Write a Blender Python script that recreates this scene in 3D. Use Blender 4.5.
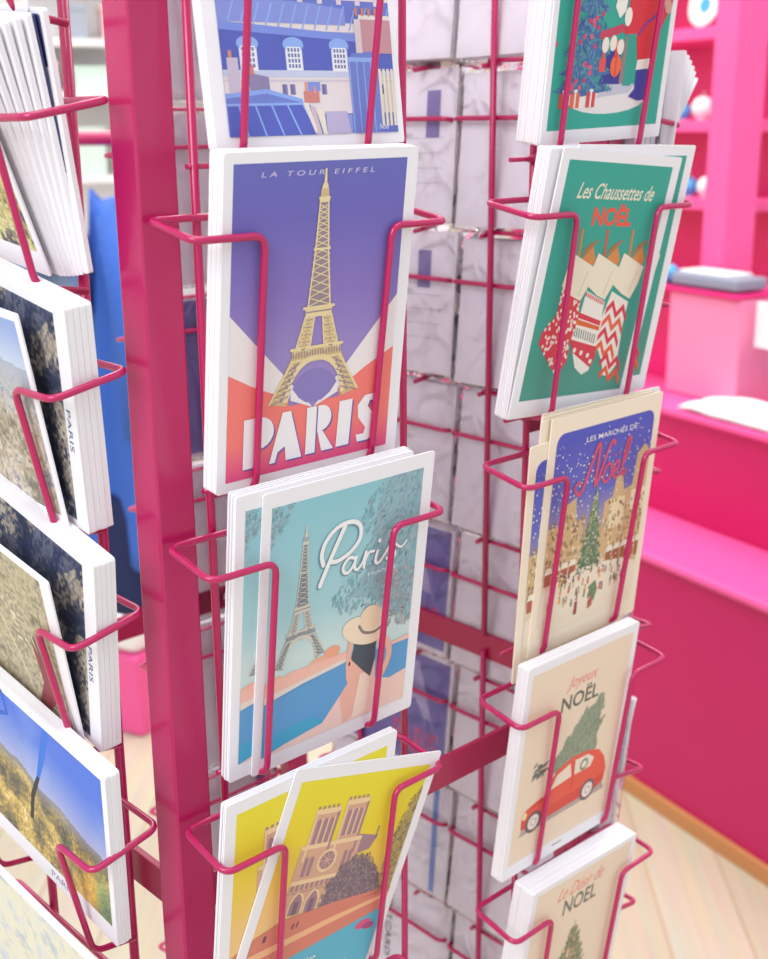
import bpy, bmesh, math, random
from mathutils import Vector, Matrix, noise
R = math.radians
scn = bpy.context.scene
for o in list(bpy.data.objects): bpy.data.objects.remove(o)
COL = scn.collection

# ---------------------------------------------------------------- camera, light, exposure
cam_d = bpy.data.cameras.new('camera'); cam = bpy.data.objects.new('camera', cam_d); COL.objects.link(cam)
scn.camera = cam
cam_d.sensor_fit = 'HORIZONTAL'; cam_d.sensor_width = 36.0
cam_d.lens = 1217.6 * 36 / 768
rt = Vector((0.73049868, -0.68287561, -0.00725167)); up = Vector((0.19514986, 0.19855996, 0.96046368)); fw = Vector((0.65443733, 0.70303261, -0.27831087))
m = Matrix((rt, up, -fw)).transposed().to_4x4(); m.translation = Vector((-0.25938686, -0.46208707, 0.07551907))
cam.matrix_world = m
cam_d.clip_start = .02
cam_d.dof.use_dof = True; cam_d.dof.focus_distance = .60; cam_d.dof.aperture_fstop = 15

w = bpy.data.worlds.new('world'); scn.world = w; w.use_nodes = True
bg = w.node_tree.nodes['Background']; bg.inputs[0].default_value = (.95, .965, 1.0, 1); bg.inputs[1].default_value = .74

def area(name, loc, target, size, power, color=(1, 1, 1), sy=None):
    l = bpy.data.lights.new(name, 'AREA'); l.energy = power; l.color = color; l.shape = 'RECTANGLE'; l.size = size; l.size_y = sy or size
    o = bpy.data.objects.new(name, l); COL.objects.link(o); o.location = loc
    o.rotation_euler = (Vector(target) - Vector(loc)).to_track_quat('-Z', 'Y').to_euler(); return o
area('window_light', (-2.2, -.6, 1.5), (0.1, .05, -.2), 1.6, 50, (.97, .985, 1))
area('ceiling_light_panel', (.2, -.1, 2.0), (.2, .1, 0), 1.2, 18, (.98, .99, 1))
area('shop_ceiling_light', (2.0, .9, 2.2), (2.0, .9, -1), 1.8, 60, (1, .97, .95))
area('shop_rear_light', (1.0, 2.8, 2.2), (1.2, 2.6, -1), 1.8, 60, (1, .98, .95))
scn.view_settings.view_transform = 'Standard'; scn.view_settings.look = 'None'
scn.view_settings.gamma = 1; scn.view_settings.exposure = 0.20
scn.view_settings.use_curve_mapping = False

# ---------------------------------------------------------------- materials
def lin(h):
    h = h.lstrip('#'); v = [int(h[i:i+2], 16) / 255 for i in (0, 2, 4)]
    return tuple(c / 12.92 if c <= .04045 else ((c + .055) / 1.055) ** 2.4 for c in v)
def mat(name, hexc, rough=.5, metal=0, coat=0, bump=0, bscale=60, var=0, vscale=8, spec=.5):
    m = bpy.data.materials.new(name); m.use_nodes = True; nt = m.node_tree; b = nt.nodes['Principled BSDF']
    c = lin(hexc); b.inputs['Base Color'].default_value = (*c, 1); b.inputs['Roughness'].default_value = rough
    b.inputs['Metallic'].default_value = metal; b.inputs['Coat Weight'].default_value = coat; b.inputs['Coat Roughness'].default_value = .15
    b.inputs['Specular IOR Level'].default_value = spec
    tc = nt.nodes.new('ShaderNodeTexCoord')
    n = nt.nodes.new('ShaderNodeTexNoise'); n.inputs['Scale'].default_value = vscale; nt.links.new(tc.outputs['Object'], n.inputs['Vector'])
    mx = nt.nodes.new('ShaderNodeMix'); mx.data_type = 'RGBA'
    v = var or .03
    mx.inputs[6].default_value = (*[k * (1 - v) for k in c], 1); mx.inputs[7].default_value = (*[min(1, k * (1 + v)) for k in c], 1)
    nt.links.new(n.outputs['Fac'], mx.inputs[0]); nt.links.new(mx.outputs[2], b.inputs['Base Color'])
    if bump:
        n2 = nt.nodes.new('ShaderNodeTexNoise'); n2.inputs['Scale'].default_value = bscale; nt.links.new(tc.outputs['Object'], n2.inputs['Vector'])
        bp = nt.nodes.new('ShaderNodeBump'); bp.inputs['Strength'].default_value = bump; bp.inputs['Distance'].default_value = .01
        nt.links.new(n2.outputs['Fac'], bp.inputs['Height']); nt.links.new(bp.outputs[0], b.inputs['Normal'])
    return m
M = {}
M['post'] = mat('magenta_painted_steel', '#b40d58', .36, coat=.55, bump=.02, bscale=300)
M['wire'] = mat('magenta_coated_wire', '#b60c58', .28, coat=.4)
M['bar'] = mat('magenta_flat_bar', '#a80b48', .4, coat=.2)
M['paper'] = mat('white_card_stock', '#f0eff4', .6)
M['cream'] = mat('cream_card_stock', '#f3e5cf', .6)
M['grey_paper'] = mat('lilac_grey_paper', '#f6f0f7', .6, var=.04, vscale=20)
M['pink'] = mat('shop_pink_laminate', '#e21878', .4, coat=.15)
M['pink_light'] = mat('shop_light_pink', '#f25aa0', .4, coat=.15)
M['pink_pale'] = mat('shop_pale_pink', '#f58ab4', .35, coat=.2)
M['pink_dark'] = mat('counter_crimson', '#c40c60', .45)
M['white'] = mat('white_lacquer', '#f2f2f2', .4)
M['cloth_blue'] = mat('blue_cotton', '#3765c0', .8, bump=.2, bscale=90, var=.15, vscale=5)
M['cloth_navy'] = mat('navy_cotton', '#14204f', .8, bump=.2)
M['cloth_grey'] = mat('grey_blue_cotton', '#8fa3c0', .8, bump=.2)
M['cloth_white'] = mat('white_paper_sheet', '#f4f4f2', .7, bump=.2, bscale=12)
M['steel_grey'] = mat('grey_plastic', '#8d93a6', .35)
M['dark'] = mat('dark_plastic', '#2a2340', .35)
M['blue'] = mat('blue_glaze', '#4aa6e8', .2, coat=.5)
M['chrome'] = mat('rivet_steel', '#c9c4cc', .25, metal=.9)
M['oak'] = mat('oak_trim', '#c98a55', .5)
M['cream_wall'] = mat('cream_paint', '#f6eedc', .6)
M['yellow'] = mat('yellow_card', '#f2dc5a', .5)
M['ink'] = None
def ink_mat(name, rough=.5, spec=.3):
    m = bpy.data.materials.new(name); m.use_nodes = True; nt = m.node_tree; b = nt.nodes['Principled BSDF']
    a = nt.nodes.new('ShaderNodeAttribute'); a.attribute_name = 'ink'
    nt.links.new(a.outputs['Color'], b.inputs['Base Color']); b.inputs['Roughness'].default_value = rough; b.inputs['Specular IOR Level'].default_value = spec
    return m
M['ink'] = ink_mat('printed_ink')
def sleeve_mat():
    m = bpy.data.materials.new('clear_cellophane'); m.use_nodes = True; nt = m.node_tree; nt.nodes.clear()
    o = nt.nodes.new('ShaderNodeOutputMaterial'); t = nt.nodes.new('ShaderNodeBsdfTransparent'); g = nt.nodes.new('ShaderNodeBsdfGlossy')
    t.inputs[0].default_value = (.99, .99, 1, 1)
    g.inputs['Roughness'].default_value = .12; g.inputs[0].default_value = (1, 1, 1, 1)
    fr = nt.nodes.new('ShaderNodeFresnel'); fr.inputs[0].default_value = 1.45
    n = nt.nodes.new('ShaderNodeTexNoise'); n.inputs['Scale'].default_value = 22; n.inputs['Distortion'].default_value = 1.5
    tc = nt.nodes.new('ShaderNodeTexCoord'); nt.links.new(tc.outputs['Object'], n.inputs[0])
    bp = nt.nodes.new('ShaderNodeBump'); bp.inputs['Strength'].default_value = .7; bp.inputs['Distance'].default_value = .012
    nt.links.new(n.outputs[0], bp.inputs['Height']); nt.links.new(bp.outputs[0], g.inputs['Normal']); nt.links.new(bp.outputs[0], fr.inputs['Normal'])
    mx = nt.nodes.new('ShaderNodeMixShader'); nt.links.new(fr.outputs[0], mx.inputs[0]); nt.links.new(t.outputs[0], mx.inputs[1]); nt.links.new(g.outputs[0], mx.inputs[2])
    nt.links.new(mx.outputs[0], o.inputs[0]); return m
M['sleeve'] = sleeve_mat()
def floor_mat():
    m = bpy.data.materials.new('light_oak_planks'); m.use_nodes = True; nt = m.node_tree; b = nt.nodes['Principled BSDF']
    tc = nt.nodes.new('ShaderNodeTexCoord'); mp = nt.nodes.new('ShaderNodeMapping'); mp.inputs['Rotation'].default_value = (0, 0, R(-45))
    nt.links.new(tc.outputs['Object'], mp.inputs[0])
    br = nt.nodes.new('ShaderNodeTexBrick'); br.inputs['Scale'].default_value = 1; br.inputs['Brick Width'].default_value = 1.2; br.inputs['Row Height'].default_value = .14
    br.inputs['Mortar Size'].default_value = .002; br.inputs['Color1'].default_value = (*lin('#d6cbb2'), 1); br.inputs['Color2'].default_value = (*lin('#cdc0a4'), 1); br.inputs['Mortar'].default_value = (*lin('#bba680'), 1)
    nt.links.new(mp.outputs[0], br.inputs[0])
    mp2 = nt.nodes.new('ShaderNodeMapping'); mp2.inputs['Scale'].default_value = (1.5, 30, 1); nt.links.new(mp.outputs[0], mp2.inputs[0])
    n = nt.nodes.new('ShaderNodeTexNoise'); n.inputs['Scale'].default_value = 2; n.inputs['Detail'].default_value = 5; nt.links.new(mp2.outputs[0], n.inputs[0])
    mx = nt.nodes.new('ShaderNodeMix'); mx.data_type = 'RGBA'; mx.blend_type = 'MULTIPLY'; mx.inputs[0].default_value = .35
    nt.links.new(br.outputs[0], mx.inputs[6]); nt.links.new(n.outputs['Color'], mx.inputs[7])
    cr = nt.nodes.new('ShaderNodeBrightContrast'); cr.inputs['Bright'].default_value = .03; nt.links.new(mx.outputs[2], cr.inputs[0])
    nt.links.new(cr.outputs[0], b.inputs['Base Color']); b.inputs['Roughness'].default_value = .45
    return m
M['floor'] = floor_mat()

# ---------------------------------------------------------------- object helpers
def link(name, mesh, parent=None, mx=None):
    o = bpy.data.objects.new(name, mesh); COL.objects.link(o)
    if parent: o.parent = parent
    if mx is not None: o.matrix_basis = mx
    return o
def tag(o, label=None, cat=None, group=None, kind=None):
    if label: o['label'] = label
    if cat: o['category'] = cat
    if group: o['group'] = group
    if kind: o['kind'] = kind
    return o
def empty(name, mx=None):
    o = bpy.data.objects.new(name, None); COL.objects.link(o); o.empty_display_size = .05
    if mx is not None: o.matrix_basis = mx
    return o
def mesh_of(bm, name, mt, smooth=False):
    me = bpy.data.meshes.new(name); bm.normal_update(); bm.to_mesh(me); bm.free()
    for x in (mt if isinstance(mt, (list, tuple)) else [mt]): me.materials.append(x)
    if smooth:
        for p in me.polygons: p.use_smooth = True
    return me
def box(bm, lo, hi, mi=0, bev=0, rz=0, seg=2):
    lo, hi = Vector(lo), Vector(hi); c = (lo + hi) / 2; s = hi - lo
    t = bmesh.ops.create_cube(bm, size=1, matrix=Matrix.Translation(c) @ Matrix.Rotation(rz, 4, 'Z') @ Matrix.Diagonal((*s, 1)))
    vs = t['verts']
    if bev:
        es = list({e for v in vs for e in v.link_edges})
        r = bmesh.ops.bevel(bm, geom=es, offset=bev, segments=seg, affect='EDGES', profile=.5)
        for f in r['faces']: f.material_index = mi
        vs = r['verts']
    for v in vs:
        for f in v.link_faces: f.material_index = mi
def fillet(pts, r, n=5):
    pts = [Vector(p) for p in pts]; out = [pts[0]]
    for i in range(1, len(pts) - 1):
        a, b, c = pts[i-1], pts[i], pts[i+1]
        u = (a - b); v = (c - b); k = min(r, u.length * .48, v.length * .48); p0 = b + u.normalized() * k; p1 = b + v.normalized() * k
        for j in range(n + 1):
            t = j / n; out.append(p0 * (1-t)**2 + b * 2*t*(1-t) + p1 * t*t)
    out.append(pts[-1]); return out
def tube(bm, pts, r, seg=10, fr=0, cap=True, mi=0):
    if fr: pts = fillet(pts, fr)
    pts = [Vector(p) for p in pts]
    q = [pts[0]]
    for p in pts[1:]:
        if (p - q[-1]).length > 1e-6: q.append(p)
    pts = q; rings = []; prev = None
    for i, p in enumerate(pts):
        t = (pts[min(i+1, len(pts)-1)] - pts[max(i-1, 0)]).normalized()
        if prev is None:
            a = t.orthogonal().normalized()
        else:
            a = (prev - t * prev.dot(t)).normalized()
        prev = a; b = t.cross(a); rr = r[i] if isinstance(r, (list, tuple)) else r
        rings.append([bm.verts.new(p + (a * math.cos(k*2*math.pi/seg) + b * math.sin(k*2*math.pi/seg)) * rr) for k in range(seg)])
    for A, B in zip(rings, rings[1:]):
        for k in range(seg):
            f = bm.faces.new((A[k], A[(k+1) % seg], B[(k+1) % seg], B[k])); f.smooth = True; f.material_index = mi
    if cap:
        for rg, s in ((rings[0], -1), (rings[-1], 1)):
            try:
                f = bm.faces.new(rg if s > 0 else rg[::-1]); f.material_index = mi
            except ValueError: pass
def lathe(bm, prof, seg=24, mi=0, c=(0, 0, 0)):
    rings = []
    for r, z in prof:
        rings.append([bm.verts.new((c[0] + r*math.cos(k*2*math.pi/seg), c[1] + r*math.sin(k*2*math.pi/seg), c[2] + z)) for k in range(seg)])
    for A, B in zip(rings, rings[1:]):
        for k in range(seg):
            f = bm.faces.new((A[k], A[(k+1) % seg], B[(k+1) % seg], B[k])); f.smooth = True; f.material_index = mi
    for rg in (rings[0][::-1], rings[-1]):
        f = bm.faces.new(rg); f.material_index = mi
def obj(name, bm, mt, parent=None, mx=None, smooth=False):
    return link(name, mesh_of(bm, name, mt, smooth), parent, mx)

# ---------------------------------------------------------------- printed artwork: flat coloured shapes in millimetres on the card face
def ink(h): return tuple(c*.955 + .022 for c in lin(h))      # ink colours lifted slightly to imitate a washed-out, bright exposure
def clip(poly, rect):
    if rect is None: return poly
    x0, y0, x1, y1 = rect
    for ax, lim, sg in ((0, x0, 1), (0, x1, -1), (1, y0, 1), (1, y1, -1)):
        out = []
        for i in range(len(poly)):
            a, b = poly[i-1], poly[i]; da = (a[ax] - lim) * sg; db = (b[ax] - lim) * sg
            if (da >= 0) != (db >= 0):
                t = da / (da - db); out.append((a[0] + t*(b[0]-a[0]), a[1] + t*(b[1]-a[1])))
            if db >= 0: out.append(b)
        poly = out
        if not poly: return []
    return poly
_tc = {}
def text_tris(s, bold=0.0):
    k = (s, bold)
    if k in _tc: return _tc[k]
    cu = bpy.data.curves.new('t', 'FONT'); cu.body = s; cu.size = 1; cu.offset = bold; cu.resolution_u = 3
    o = bpy.data.objects.new('t', cu); COL.objects.link(o)
    dg = bpy.context.evaluated_depsgraph_get(); me = o.evaluated_get(dg).to_mesh()
    vs = [(v.co.x, v.co.y) for v in me.vertices]; tr = [[vs[i] for i in p.vertices] for p in me.polygons]
    o.evaluated_get(dg).to_mesh_clear(); bpy.data.objects.remove(o); bpy.data.curves.remove(cu)
    xs = [p[0] for t in tr for p in t]; ys = [p[1] for t in tr for p in t]
    _tc[k] = (tr, min(xs), min(ys), max(xs), max(ys)); return _tc[k]
def catmull(P, n=6):
    P = [P[0]] + list(P) + [P[-1]]; out = []
    for i in range(1, len(P) - 2):
        p0, p1, p2, p3 = P[i-1:i+3]
        for j in range(n):
            t = j / n
            out.append(tuple(.5 * (2*p1[d] + (p2[d]-p0[d])*t + (2*p0[d]-5*p1[d]+4*p2[d]-p3[d])*t*t + (-p0[d]+3*p1[d]-3*p2[d]+p3[d])*t**3) for d in (0, 1)))
    out.append(tuple(P[-2])); return out
class Art:
    def __init__(s, rect=None): s.v = []; s.f = []; s.c = []; s.rect = rect; s.L = 1
    def poly(s, col, pts, layer=None, cols=None, noclip=False):
        L = s.L if layer is None else layer
        if not cols and not noclip: pts = clip([tuple(p) for p in pts], s.rect)
        if len(pts) < 3: return
        i = len(s.v); yy = -L*.00004 - (len(s.f) % 30)*1.2e-6; s.v += [(x*.001, yy, y*.001) for x, y in pts]
        a = sum(pts[k-1][0]*pts[k][1] - pts[k][0]*pts[k-1][1] for k in range(len(pts)))
        idx = list(range(i, i + len(pts))); cc = [ink(c) for c in cols] if cols else [ink(col) if isinstance(col, str) else col] * len(pts)
        if a < 0: idx.reverse(); cc = cc[::-1]
        s.f.append(idx); s.c.append(cc)
    def rectf(s, col, x0, y0, x1, y1, layer=None): s.poly(col, [(x0, y0), (x1, y0), (x1, y1), (x0, y1)], layer)
    def grad(s, stops, x0, x1, layer=None):      # stops: (y, colour) bottom to top
        for (ya, ca), (yb, cb) in zip(stops, stops[1:]): s.poly(None, [(x0, ya), (x1, ya), (x1, yb), (x0, yb)], layer, [ca, ca, cb, cb])
    def ell(s, col, cx, cy, rx, ry=None, layer=None, n=20, rot=0):
        ry = ry or rx; c, q = math.cos(R(rot)), math.sin(R(rot)); P = []
        for k in range(n):
            a = k*2*math.pi/n; x, y = rx*math.cos(a), ry*math.sin(a); P.append((cx + x*c - y*q, cy + x*q + y*c))
        s.poly(col, P, layer)
    def line(s, col, pts, wd, layer=None, smooth=False, taper=False):
        if smooth: pts = catmull(pts)
        n = len(pts)
        L, Rr = [], []
        for i, p in enumerate(pts):
            a = pts[max(i-1, 0)]; b = pts[min(i+1, n-1)]; dx, dy = b[0]-a[0], b[1]-a[1]; l = math.hypot(dx, dy) or 1
            ww = wd/2 * ((1 - .75*i/(n-1)) if taper else 1); L.append((p[0]-dy/l*ww, p[1]+dx/l*ww)); Rr.append((p[0]+dy/l*ww, p[1]-dx/l*ww))
        for i in range(n-1): s.poly(col, [L[i], L[i+1], Rr[i+1], Rr[i]], layer)
        if not taper:
            for p in (pts[0], pts[-1]): s.ell(col, p[0], p[1], wd/2, n=8, layer=layer)
    def text(s, col, t, x0, y0, x1, y1, layer=None, skew=0, bold=0, rot=0):
        tr, a, b, c, d = text_tris(t, bold); cx, cy = (x0+x1)/2, (y0+y1)/2; co, si = math.cos(R(rot)), math.sin(R(rot))
        for T in tr:
            P = []
            for px, py in T:
                x = x0 + (px-a)/(c-a)*(x1-x0); y = y0 + (py-b)/(d-b)*(y1-y0); x += skew*(y-cy)
                X, Y = x-cx, y-cy; P.append((cx + X*co - Y*si, cy + X*si + Y*co))
            s.poly(col, P, layer)
    def leaves(s, rng, n, cols, fx, size, layer, angle=None):
        for _ in range(n):
            x, y = fx(rng); a = rng.uniform(0, math.pi) if angle is None else rng.gauss(R(angle), .5); l = size*rng.uniform(.6, 1.3); wd = l*.32
            dx, dy = math.cos(a)*l, math.sin(a)*l
            s.poly(rng.choice(cols), [(x-dx, y-dy), (x+dy*.32, y-dx*.32), (x+dx, y+dy), (x-dy*.32, y+dx*.32)], layer)
    def photo(s, fn, nx, ny, rect=None):
        x0, y0, x1, y1 = rect or s.rect; dx, dy = (x1-x0)/nx, (y1-y0)/ny; base = len(s.v)
        s.v += [((x0+i*dx)*.001, -.00004, (y0+j*dy)*.001) for j in range(ny+1) for i in range(nx+1)]
        for j in range(ny):
            for i in range(nx):
                a = base + j*(nx+1) + i; s.f.append([a, a+1, a+nx+2, a+nx+1]); s.c.append([ink(fn(x0+(i+.5)*dx, y0+(j+.5)*dy))]*4)
    def mesh(s, name='printed_picture', off=(0, 0)):
        me = bpy.data.meshes.new(name); v = [(x + off[0], y, z + off[1]) for x, y, z in s.v]
        me.from_pydata(v, [], s.f); ca = me.color_attributes.new('ink', 'FLOAT_COLOR', 'CORNER')
        k = 0; flat = []
        for p, cc in zip(me.polygons, s.c):
            for c in cc: flat += [*c, 1]
        ca.data.foreach_set('color', flat); me.materials.append(M['ink']); return me
def mixh(a, b, t):
    t = max(0, min(1, t)); a = a.lstrip('#'); b = b.lstrip('#')
    return '#' + ''.join('%02x' % round(int(a[i:i+2], 16)*(1-t) + int(b[i:i+2], 16)*t) for i in (0, 2, 4))

def in_poly(p, P):
    x, y = p; c = False
    for i in range(len(P)):
        (a, b), (d, e) = P[i-1], P[i]
        if (b > y) != (e > y) and x < (d-a)*(y-b)/(e-b)+a: c = not c
    return c
def sampler(P):
    xs = [p[0] for p in P]; ys = [p[1] for p in P]
    def f(r):
        while True:
            q = (r.uniform(min(xs), max(xs)), r.uniform(min(ys), max(ys)))
            if in_poly(q, P): return q
    return f

def eiffel(A, o, sx, sy, main, dark, light, L, band=None):
    """lattice tower; o = foot centre, height 108*sy, foot half width 27*sx"""
    T = lambda x, y: (o[0] + x*sx, o[1] + y*sy)
    H = lambda pts: [T(x, y) for x, y in pts]
    band = band or light
    A.poly(dark, H([(-2.6, 96), (2.6, 96), (4, 74), (-4, 74)]), L)
    A.poly(dark, H([(-4, 74), (4, 74), (7, 47), (-7, 47)]), L)
    for sgn in (-1, 1):
        A.poly(main, H([(sgn*7.6, 45), (sgn*2.6, 45), (sgn*4.4, 27), (sgn*13, 27)]), L)
        A.poly(main, H([(sgn*14.5, 26), (sgn*9, 26), (sgn*15.5, 9), (sgn*17, 2), (sgn*27, 4.5), (sgn*20, 16)]), L)
    A.poly(main, H([(-15, 29), (15, 29), (14.6, 22), (-14.6, 22)]), L+1)
    A.poly(light, H([(-8.2, 48), (8.2, 48), (7.6, 43.5), (-7.6, 43.5)]), L+1)
    # arch
    arc = [(16*math.cos(a), 4 + 18.5*math.sin(a)) for a in [math.pi*k/18 for k in range(19)]]
    arc2 = [(18.4*math.cos(a), 4 + 21.3*math.sin(a)) for a in [math.pi*k/18 for k in range(19)]]
    for i in range(18):
        A.poly(light, H([arc[i], arc[i+1], arc2[i+1], arc2[i]]), L+2)
    # edges and lattice
    lw = .9*sx
    for sgn in (-1, 1):
        A.line(light, H([(sgn*2.4, 96), (sgn*3.8, 74), (sgn*6.6, 48)]), lw, L+2)
        A.line(light, H([(sgn*7.8, 44), (sgn*13.4, 27)]), lw, L+2); A.line(light, H([(sgn*2.4, 44), (sgn*4.6, 27)]), lw, L+2)
        A.line(light, H([(sgn*14.5, 23), (sgn*20, 15), (sgn*27, 4.5)]), lw*1.2, L+2)
        for k in range(5):
            t = k/5; y0 = 44-17*t; y1 = 44-17*(t+.2); a0, b0 = 7.8+5.6*t, 2.5+2.1*t; a1, b1 = 7.8+5.6*(t+.2), 2.5+2.1*(t+.2)
            A.line(light, H([(sgn*a0, y0), (sgn*b1, y1)]), lw*.7, L+3); A.line(light, H([(sgn*b0, y0), (sgn*a1, y1)]), lw*.7, L+3)
            A.line(dark, H([(sgn*(a0+b0)/2-1.2, (y0+y1)/2), (sgn*(a0+b0)/2+1.2, (y0+y1)/2)]), lw*.6, L+4)
        for k in range(6):
            t = k/6; y0 = 22-18*t; y1 = 22-18*(t+.166); a0, b0 = 14.6+11.5*t, 11+6*t; a1, b1 = 14.6+11.5*(t+.166), 11+6*(t+.166)
            A.line(light, H([(sgn*a0, y0), (sgn*b1, y1)]), lw*.6, L+3); A.line(dark, H([(sgn*b0, y0), (sgn*a1, y1)]), lw*.6, L+4)
            A.ell(dark, *T(sgn*(a0+b0)/2, (y0+y1)/2), .9*sx, 1.1*sy, L+4, 6)
    k = 0; y = 95.
    while y > 50:
        hw = 2.6 + (95-y)*.094 if y < 95 else 2.5; st = 2.3 + (95-y)*.055; y2 = max(y-st, 48.5); hw2 = hw + st*.094
        A.line(light, H([(-hw, y), (hw2, y2)]), lw*.55, L+3); A.line(light, H([(hw, y), (-hw2, y2)]), lw*.55, L+3); y = y2 - .01
        if y < 50: break
    A.line(light, H([(-4.6, 75), (4.6, 75)]), 1.1*sy, L+4)
    A.line(light, H([(-9, 48), (9, 48)]), 1.3*sy, L+4); A.line(dark, H([(-8, 46), (8, 46)]), .6*sy, L+4)
    A.line(light, H([(-15.5, 29), (15.5, 29)]), 1.4*sy, L+4)
    for k in range(18): A.line(dark, H([(-14+k*1.65, 27.4), (-14+k*1.65, 25)]), .6*sx, L+4)
    A.line(light, H([(-15, 23.4), (15, 23.4)]), .9*sy, L+4)
    A.poly(light, H([(-3.4, 98.5), (3.4, 98.5), (2.8, 96), (-2.8, 96)]), L+4); A.poly(main, H([(-2.2, 102), (2.2, 102), (2.6, 98.5), (-2.6, 98.5)]), L+3)
    A.poly(light, H([(-1.3, 104.5), (1.3, 104.5), (2, 102), (-2, 102)]), L+4); A.poly(light, H([(-.5, 111), (.5, 111), (.9, 104), (-.9, 104)]), L+4)

def art_eiffel_poster():
    A = Art((5, 5.2, 105, 149.2)); A.L = 1
    A.grad([(5.2, '#9384c4'), (60, '#9a88c8'), (90, '#8672c0'), (125, '#6a63ba'), (149.2, '#6468bc')], 5, 105)
    A.poly('#f0e8ea', [(5, 84), (35.4, 53.6), (55, 33.9), (5, 33)], 2)
    A.poly('#f0e8ea', [(105, 84), (75.6, 53.9), (55, 33.9), (105, 33)], 2)
    A.poly('#f47c74', [(5, 57), (20, 49), (39, 41), (55, 33.9), (55, 5), (5, 5)], 3)
    A.poly('#f47c74', [(105, 57.5), (88, 50), (72, 41.5), (55, 33.9), (55, 5), (105, 5)], 3)
    for k in range(10):
        A.rectf(mixh('#e84c86', '#f47c74', k/10), 5, 5+k*1.7, 105, 5+(k+1)*1.7, 4)
    arcp = [(55.4 + 15.6*math.cos(math.pi*k/16), 37 + 16*math.sin(math.pi*k/16)) for k in range(17)]
    A.poly('#8a7cc0', arcp, 4); A.poly('#f0e8ea', [(41, 46), (46, 40), (55, 34), (41, 39.5)], 5); A.poly('#f0e8ea', [(70, 46), (65, 40), (55, 34), (70, 39.5)], 5)
    eiffel(A, (55.4, 35), 1, 1, '#d2b88a', '#9a8792', '#ecd8a6', 6)
    letters = [('P', 14.6, 31.5), ('A', 30.5, 47), ('R', 50, 66.5), ('I', 70, 78), ('S', 81, 96)]
    # display lettering with a heavy left stem
    def P(x, col, L, dx=0, dy=0):
        A.rectf(col, x+dx, 10+dy, x+6+dx, 34.5+dy, L); A.poly(col, [(x+7.2+dx, 34.5+dy)] + [(x+9+dx+8.5*math.cos(a), 26.6+dy+7.9*math.sin(a)) for a in [R(90-k*18) for k in range(11)]] + [(x+7.2+dx, 18.7+dy)], L)
    for dx, dy, col, L in ((.9, -.9, '#7a5aa8', 11), (0, 0, '#f3f0f4', 12)):
        P(14.2, col, L, dx, dy)
        q = lambda pts: [(a+dx, b+dy) for a, b in pts]
        A.poly(col, q([(36.5, 34.5), (41.5, 34.5), (49, 10), (39.5, 10)]), L); A.poly(col, q([(36.5, 34.5), (40, 18), (34.4, 15), (33, 10), (29.5, 10)]), L)
        A.poly(col, q([(51.3, 34.2), (57.3, 34.2), (57.3, 10.4), (51.3, 10.4)]), L)
        A.poly(col, q([(58.2, 34.2)] + [(60.2+6.6*math.cos(a), 27.6+6.6*math.sin(a)) for a in [R(90-k*18) for k in range(11)]] + [(58.2, 21)]), L)
        A.poly(col, q([(58.4, 21), (61.6, 21), (69, 10.4), (61.5, 10.4)]), L)
        A.poly(col, q([(71.6, 34.2), (80, 34.2), (79, 10.6), (70.6, 10.6)]), L)
        s = [(97, 35), (96.6, 31), (91.5, 31.5), (90.5, 28.5), (96.3, 22), (97, 15.5), (92, 10.6), (84.6, 10.6), (83.6, 14.6), (88.6, 14.4), (89.6, 17.5), (84.4, 23.5), (83.6, 30), (88, 34.6)]
        A.poly(col, q(s), L)
    t = 'LA TOUR EIFFEL'
    A.text('#d8d2ee', 'L A   T O U R   E I F F E L', 20, 143.2, 85, 145.4, 3, skew=.3)
    return A

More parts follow.
